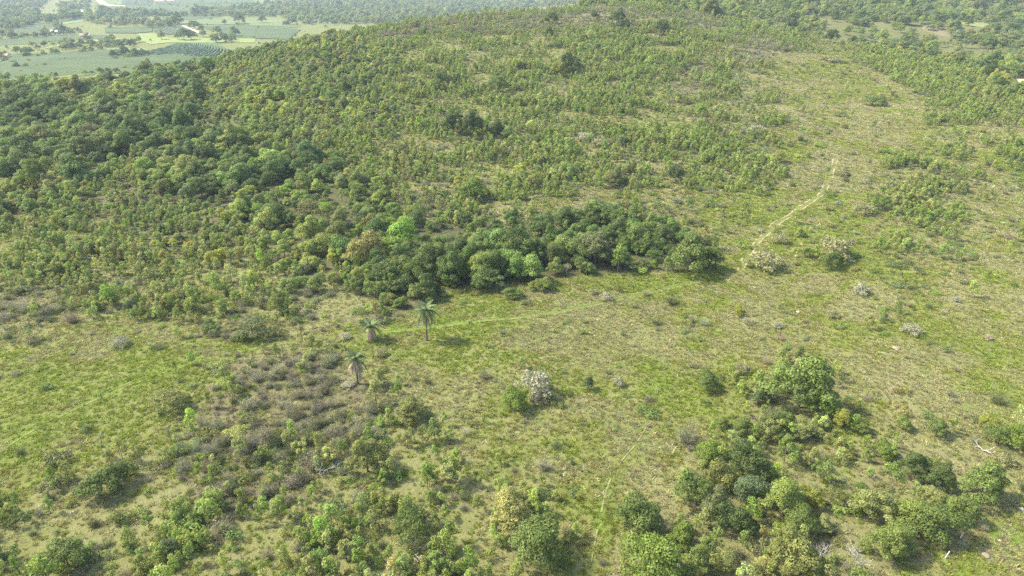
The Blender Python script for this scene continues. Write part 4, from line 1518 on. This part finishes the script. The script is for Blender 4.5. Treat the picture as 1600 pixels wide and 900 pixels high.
# ------------------------------------------------------------------ the valley: fields, rows, houses, single trees
def drape(name, px, mat, label, lift, ymin=600):
    pts = [at(u, v, 0, ymin) for u, v in px]
    mb = MB()
    P = [(p[0], p[1]) for p in pts]
    # subdivide the outline, keep it on the flat valley floor
    V = []
    for i in range(len(P)):
        a, b = P[i], P[(i + 1) % len(P)]
        for k in range(5):
            t = k / 5
            V.append((a[0] + (b[0] - a[0]) * t, a[1] + (b[1] - a[1]) * t))
    V = [(x, y, float(H(x, y)) + lift) for x, y in V]
    mb.add(V, [list(range(len(V)))])
    o = link(name, mb.mesh(name, [mat]))
    tag(o, label, kind='structure')
    return o


def field_material(name, c1, c2, rowdir=0.0, period=0.0, scale=0.02):
    m, nt, N, L = new_mat(name)
    geo = N.new('ShaderNodeNewGeometry')
    P = geo.outputs['Position']
    n1 = noise(nt, scale, 5, 0.65, P)
    col = mixc(nt, c1, c2, ramp(nt, n1, 0.35, 0.65))
    n2 = noise(nt, 0.25, 3, 0.7, P)
    col = mixc(nt, col, tuple(c * 0.55 for c in c1), mth(nt, 'MULTIPLY', ramp(nt, n2, 0.5, 0.75), 0.5))
    if period:
        mp = N.new('ShaderNodeMapping')
        mp.inputs['Rotation'].default_value = (0, 0, rowdir)
        L.new(P, mp.inputs['Vector'])
        wv = N.new('ShaderNodeTexWave')
        wv.inputs['Scale'].default_value = 0.314 / period
        wv.inputs['Distortion'].default_value = 0.6
        wv.inputs['Detail Scale'].default_value = 0.02
        L.new(mp.outputs[0], wv.inputs['Vector'])
        col = mixc(nt, col, (0.20, 0.17, 0.09), mth(nt, 'MULTIPLY', ramp(nt, wv.outputs['Fac'], 0.55, 0.9), 0.35))
    pb = N.new('ShaderNodeBsdfPrincipled')
    pb.inputs['Roughness'].default_value = 0.95
    pb.inputs['Specular IOR Level'].default_value = 0.1
    L.new(col, pb.inputs['Base Color'])
    o = N.new('ShaderNodeOutputMaterial')
    L.new(pb.outputs[0], o.inputs[0])
    return m


FM = {
    'crop': field_material('crop_field', (0.036, 0.072, 0.022), (0.060, 0.098, 0.034), 0.4, 8),
    'crop2': field_material('dense_crop_field', (0.026, 0.054, 0.020), (0.044, 0.074, 0.028), -0.3, 9),
    'pasture': field_material('valley_pasture', (0.10, 0.135, 0.045), (0.15, 0.17, 0.065)),
    'bright': field_material('bright_pasture', (0.16, 0.205, 0.055), (0.20, 0.24, 0.075)),
    'mint': field_material('young_crop', (0.13, 0.20, 0.08), (0.155, 0.22, 0.095)),
    'earth': field_material('valley_earth', (0.45, 0.36, 0.26), (0.52, 0.44, 0.33)),
}
FIELDS = [
    ('crop', [(-60, 84), (60, 84), (170, 76), (232, 84), (345, 80), (360, 100), (160, 118), (-60, 140)], 'wide blue-green crop field just beyond the left forest'),
    ('crop', [(-40, 45), (70, 37), (140, 28), (142, 32), (90, 40), (60, 50), (-40, 57)], 'long crop strip behind the tall valley grove'),
    ('mint', [(80, 37.5), (132, 31), (130, 33.5), (85, 40)], 'thin pale strip of young crop at the upper left'),
    ('crop', [(-40, 62), (25, 60), (60, 56), (105, 54), (175, 55), (170, 60), (110, 62), (60, 68), (-40, 73)], 'long green crop strip crossing the left valley'),
    ('bright', [(28, 60), (60, 55), (108, 51.5), (60, 56.5), (30, 62)], 'thin bright strip along the crop at the left'),
    ('bright', [(68, 74), (110, 66), (190, 60), (215, 60), (215, 63), (120, 69), (72, 76)], 'curved bright pasture strip in the left valley'),
    ('bright', [(215, 53), (246, 53), (266, 60), (400, 60), (398, 67), (262, 67), (236, 70), (215, 62)], 'bright lime pasture under the valley trees'),
    ('mint', [(158, 86), (168, 76), (224, 75), (232, 79), (205, 86), (175, 90)], 'pale mint field beside the row crop'),
    ('crop2', [(190, 0), (240, 0), (238, 8), (191, 8)], 'dark crop plot at the top left'),
    ('crop', [(164, 9), (380, 7), (450, 14), (460, 22), (345, 25), (250, 25), (164, 21)], 'broad crop plain across the valley top'),
    ('pasture', [(118, 0), (190, 0), (191, 8), (164, 9), (148, 5)], 'pale pasture at the top left'),
    ('pasture', [(281, 33), (350, 27.5), (455, 33), (470, 42), (440, 44), (380, 38.5), (330, 39), (283, 36.5)], 'yellowish pasture behind the valley trees'),
    ('crop', [(318, 41), (380, 39.5), (440, 41), (470, 47), (450, 62), (375, 60), (345, 51), (322, 46)], 'grey-green crop plot touching the hill'),
    ('crop2', [(240, 43), (284, 41.5), (305, 52), (262, 54.5), (240, 50)], 'dark plantation block behind the bright pasture'),
    ('crop', [(164, 43), (238, 42.5), (238, 50), (213, 52.5), (165, 52)], 'striped crop block in the middle of the valley'),
    ('crop', [(244, 26), (346, 25.8), (346, 28), (280, 32.5), (244, 31)], 'crop strip behind the yellowish pasture'),
    ('crop', [(240, 0), (395, 0), (395, 6), (242, 7)], 'far crop plain at the top of the frame'),
    ('pasture', [(540, 10), (640, 4), (650, 9), (560, 19)], 'pale field in the far wooded valley'),
    ('pasture', [(60, 22), (100, 18), (108, 24), (68, 30)], 'olive pasture behind the tall grove'),
    ('earth', [(117, 17), (132, 14), (146, 18), (150, 23), (140, 21), (124, 19)], 'bare earth yard in the upper left valley'),
    ('earth', [(283, 41), (288, 41), (312, 50), (318, 54), (308, 52)], 'pale farm lane beside the plantation block'),
    ('earth', [(150, 0), (158, 0), (170, 8), (196, 9.5), (196, 10.5), (160, 10)], 'pale farm road at the top left'),
]
for i, (mt, px, lb) in enumerate(FIELDS):
    drape('field' if mt != 'earth' else 'farm_lane', px, FM[mt], lb, 0.25 + 0.06 * i)
# right: small bright meadow and bare earth
def patch(name, cx, cy, rx, ry, mat, label, lift=0.35):
    mb = MB()
    n, rings = 40, 10
    V = [(cx, cy, float(H(cx, cy)) + lift)]
    F = []
    for q in range(1, rings + 1):
        for k in range(n):
            a = k * 2 * math.pi / n
            w = 1 + 0.25 * (float(vnoise(math.cos(a) * 2 + 9, math.sin(a) * 2 + 3, 3)) - 0.5)
            x, y = cx + rx * q / rings * w * math.cos(a), cy + ry * q / rings * w * math.sin(a)
            V.append((x, y, float(H(x, y)) + (lift if q < rings else -0.3)))
    for k in range(n):
        F.append([0, 1 + k, 1 + (k + 1) % n])
    for q in range(rings - 1):
        for k in range(n):
            a, b = 1 + q * n + k, 1 + q * n + (k + 1) % n
            F.append([a, a + n, b + n, b])
    mb.add(V, F)
    tag(link(name, mb.mesh(name, [mat], True)), label, kind='structure')


M_MEADOW = field_material('hill_meadow', (0.15, 0.195, 0.055), (0.20, 0.22, 0.08), scale=0.05)
M_BANK = field_material('eroded_bank', (0.19, 0.155, 0.095), (0.15, 0.15, 0.07), scale=0.08)
p = at(1545, 40)
print('meadow at', p, at(1484, 47))
patch('meadow', p[0], p[1], 40, 24, M_MEADOW, 'small bright meadow on the far right hill')
p = at(1484, 47)
patch('earth_bank', p[0], p[1], 26, 26, M_BANK, 'eroded brown bank left of the bright meadow')
p = at(1606, 127)
patch('bare_earth', p[0], p[1], 7.0, 8, M_SAND, 'bare orange earth patch at the right edge')

# rows of the crop seen one by one
def crop_rows():
    A = [at(u, v, 0, 600) for u, v in ((228, 82), (345, 72))]
    xs0, xs1 = at(228, 80, 0, 600)[0], at(350, 76, 0, 600)[0]
    ylo, yhi = at(290, 90, 0, 600)[1], at(290, 68.5, 0, 600)[1]
    r = np.random.RandomState(8)
    mb = MB()
    k = 0
    x = xs0 - 6
    while x < xs1 + 40:
        n = 34
        ys = np.linspace(ylo - 40, yhi, n)
        cx = x + 26 * np.sin((ys - ylo) / (yhi - ylo) * 2.2) - (ys - ylo) * 0.32 * (0.3 + (x - xs0) / max(1, xs1 - xs0))
        w = 1.5 + 0.35 * r.randn(n); h = 2.1 + 0.35 * r.randn(n)
        V = []
        for i in range(n):
            z = float(H(cx[i], ys[i])) + 0.2
            V += [(cx[i] - w[i], ys[i], z), (cx[i] - w[i] * .7, ys[i], z + h[i] * .8), (cx[i], ys[i], z + h[i]), (cx[i] + w[i] * .7, ys[i], z + h[i] * .8), (cx[i] + w[i], ys[i], z)]
        F = [[i * 5 + q, i * 5 + q + 1, i * 5 + q + 6, i * 5 + q + 5] for i in range(n - 1) for q in range(4)]
        mb.add(V, F, 0, 0.4)
        x += 7.0
    o = link('crop_rows', mb.mesh('crop_rows', [plain_material('crop_hedge', (0.045, 0.085, 0.035), (0.085, 0.13, 0.05), 0.5, 0.9, 0.3)]))
    tag(o, 'curving rows of dark green crop bushes in the valley', kind='stuff')


crop_rows()


def house(u, v, L_, W_, Hh, roofm, label, rz, ymin=600):
    x, y, z = at(u, v, 0, ymin)
    t = empty('farm_house', (x, y, z), rz)
    mb = MB()
    mb.box(-L_ / 2, L_ / 2, -W_ / 2, W_ / 2, -0.5, Hh)
    for s in (-1, 1):
        mb.add([(s * L_ / 2, -W_ / 2, Hh), (s * L_ / 2, W_ / 2, Hh), (s * L_ / 2, 0, Hh + W_ * 0.28)], [[0, 1, 2]])
    link('wall', mb.mesh('house_wall', [M_WALL]), t)
    rb = MB()
    e = 0.6
    for s in (-1, 1):
        rz0 = Hh - e * 0.56
        V = [(-L_ / 2 - e, s * (W_ / 2 + e), rz0), (L_ / 2 + e, s * (W_ / 2 + e), rz0), (L_ / 2 + e, 0, Hh + W_ * 0.28 + 0.05), (-L_ / 2 - e, 0, Hh + W_ * 0.28 + 0.05)]
        V += [(a, b, c + 0.22) for a, b, c in V]
        rb.add(V, [[0, 1, 2, 3], [4, 5, 6, 7], [0, 1, 5, 4], [1, 2, 6, 5], [3, 0, 4, 7]])
    link('roof', rb.mesh('house_roof', [roofm]), t)
    wb = MB()
    wb.box(-0.7, 0.7, -0.06, 0.06, 0, 1.2)
    wme = wb.mesh('house_window', [M_GLASS])
    for k in range(max(2, int(L_ / 5))):
        o = link('window', wme, t)
        o.location = (-L_ / 2 + L_ * (k + 0.5) / max(2, int(L_ / 5)) + 0.6, -W_ / 2 - 0.05, 1.1)
    db = MB()
    db.box(-0.55, 0.55, -0.06, 0.06, 0, 2.1)
    o = link('door', db.mesh('house_door', [M_WOOD]), t)
    o.location = (-L_ / 2 + 1.2, -W_ / 2 - 0.06, 0)
    tag(t, label, 'house')


house(250, 4, 34, 16, 5, M_TILE, 'long pink-roofed farm building at the top left of the valley', 0.1)
house(268, 3, 26, 14, 5, M_TILE, 'farm building right of the long pink-roofed one', -0.1)
house(134, 58, 16, 9, 3.6, M_TILE, 'pink-roofed farmhouse in the middle of the left valley', 0.2)
house(6, 90, 14, 9, 3.4, M_TILE, 'low farmhouse at the left edge of the wide crop field', 0.1)
house(193, 24, 14, 8, 3.4, M_SHEET, 'small white-roofed shed before the crop plain', 0.0)
house(86, 51.5, 12, 7, 3.0, M_SHEET, 'small pale shed beside the crop strip on the left', 0.1)
house(1539, 36, 4, 3, 2.2, M_SHEET, 'tiny white building on the bright meadow at the right', 0.2, 500)

FT = [(253, 59, 14, 'olive', 'open-crowned tree at the left of the bright pasture'), (288, 60, 20, 'dark', 'largest tree standing in the bright pasture'),
      (299, 59, 16, 'dark', 'dark tree touching the largest one in the bright pasture'), (278, 59, 12, 'olive', 'thin tree left of the largest one in the bright pasture'),
      (305, 43, 17, 'mid', 'rounded tree beside the farm lane'), (315, 46, 10, 'dark', 'small tree right of the rounded one by the lane'),
      (374, 34, 19, 'dark', 'dark tree alone in the yellowish pasture'), (351, 35, 8, 'mid', 'small tree left of the dark one in the yellowish pasture'),
      (410, 33, 12, 'mid', 'tree at the right end of the yellowish pasture'), (338, 64, 14, 'dark', 'dark tree where the bright pasture meets the hill'),
      (352, 63, 13, 'dark', 'second dark tree where the bright pasture meets the hill'), (368, 54, 15, 'dark', 'tall dark tree against the grey-green crop plot'),
      (362, 62, 12, 'mid', 'third tree in the row at the hill foot'), (340, 50, 14, 'mid', 'loose tree behind the row at the hill foot'),
      (318, 55, 12, 'grey', 'thin grey tree beside the bright pasture'), (59, 75, 10, 'mid', 'lone tree before the curved bright strip'),
      (18, 57, 14, 'mid', 'round tree over the long crop strip at the far left'), (87, 79, 6, 'olive', 'small tree below the curved bright strip'),
      (162, 17, 13, 'mid', 'round tree beside the bare earth yard'), (457, 36, 14, 'mid', 'tree at the edge of the far woods'),
      (448, 38, 10, 'dark', 'small dark tree at the edge of the far woods'), (205, 72, 14, 'dark', 'dark tree in the thicket by the mint field'),
      (188, 73, 14, 'dark', 'second dark tree in the thicket by the mint field'), (178, 88, 14, 'dark', 'dark tree in front of the mint field'),
      (196, 84, 16, 'dark', 'largest dark tree in front of the mint field'), (215, 88, 16, 'dark', 'low dark tree right of those before the mint field')]
r = np.random.RandomState(44)
for i, (u, v, w, tn, lb) in enumerate(FT):
    x, y, z = at(u, v + 3, 0, 600)
    d = pix(x, y, z)[2]
    P = PRO['broadleaf_tree'][r.randint(0, 5) if i not in (0, 3, 14) else 5]
    s = w / FPX * d / P['W']
    o = empty('broadleaf_tree', (x, y, z), r.rand() * 6, (s, s, s * 0.95))
    c = link('crown', P['crown'], o)
    c['tint'] = [float(q) * 0.9 for q in PAL[tn]]
    link('trunk', P['trunk'], o)
    tag(o, lb, 'tree', 'single trees in the valley')

# ------------------------------------------------------------------ haze
mb = MB()
mb.box(-9500, 9500, -900, 12500, VAL - 12, CAM_Z + 12)
hz = mb.mesh('haze', [])
m = bpy.data.materials.new('haze_air')
m.use_nodes = True
m.node_tree.nodes.clear()
pv = m.node_tree.nodes.new('ShaderNodeVolumePrincipled')
pv.inputs['Density'].default_value = 0.0001
pv.inputs['Color'].default_value = (0.72, 0.86, 1.0, 1)
mo = m.node_tree.nodes.new('ShaderNodeOutputMaterial')
m.node_tree.links.new(pv.outputs[0], mo.inputs['Volume'])
hz.materials.append(m)
tag(link('haze', hz), 'thin pale haze over the valley', kind='stuff')
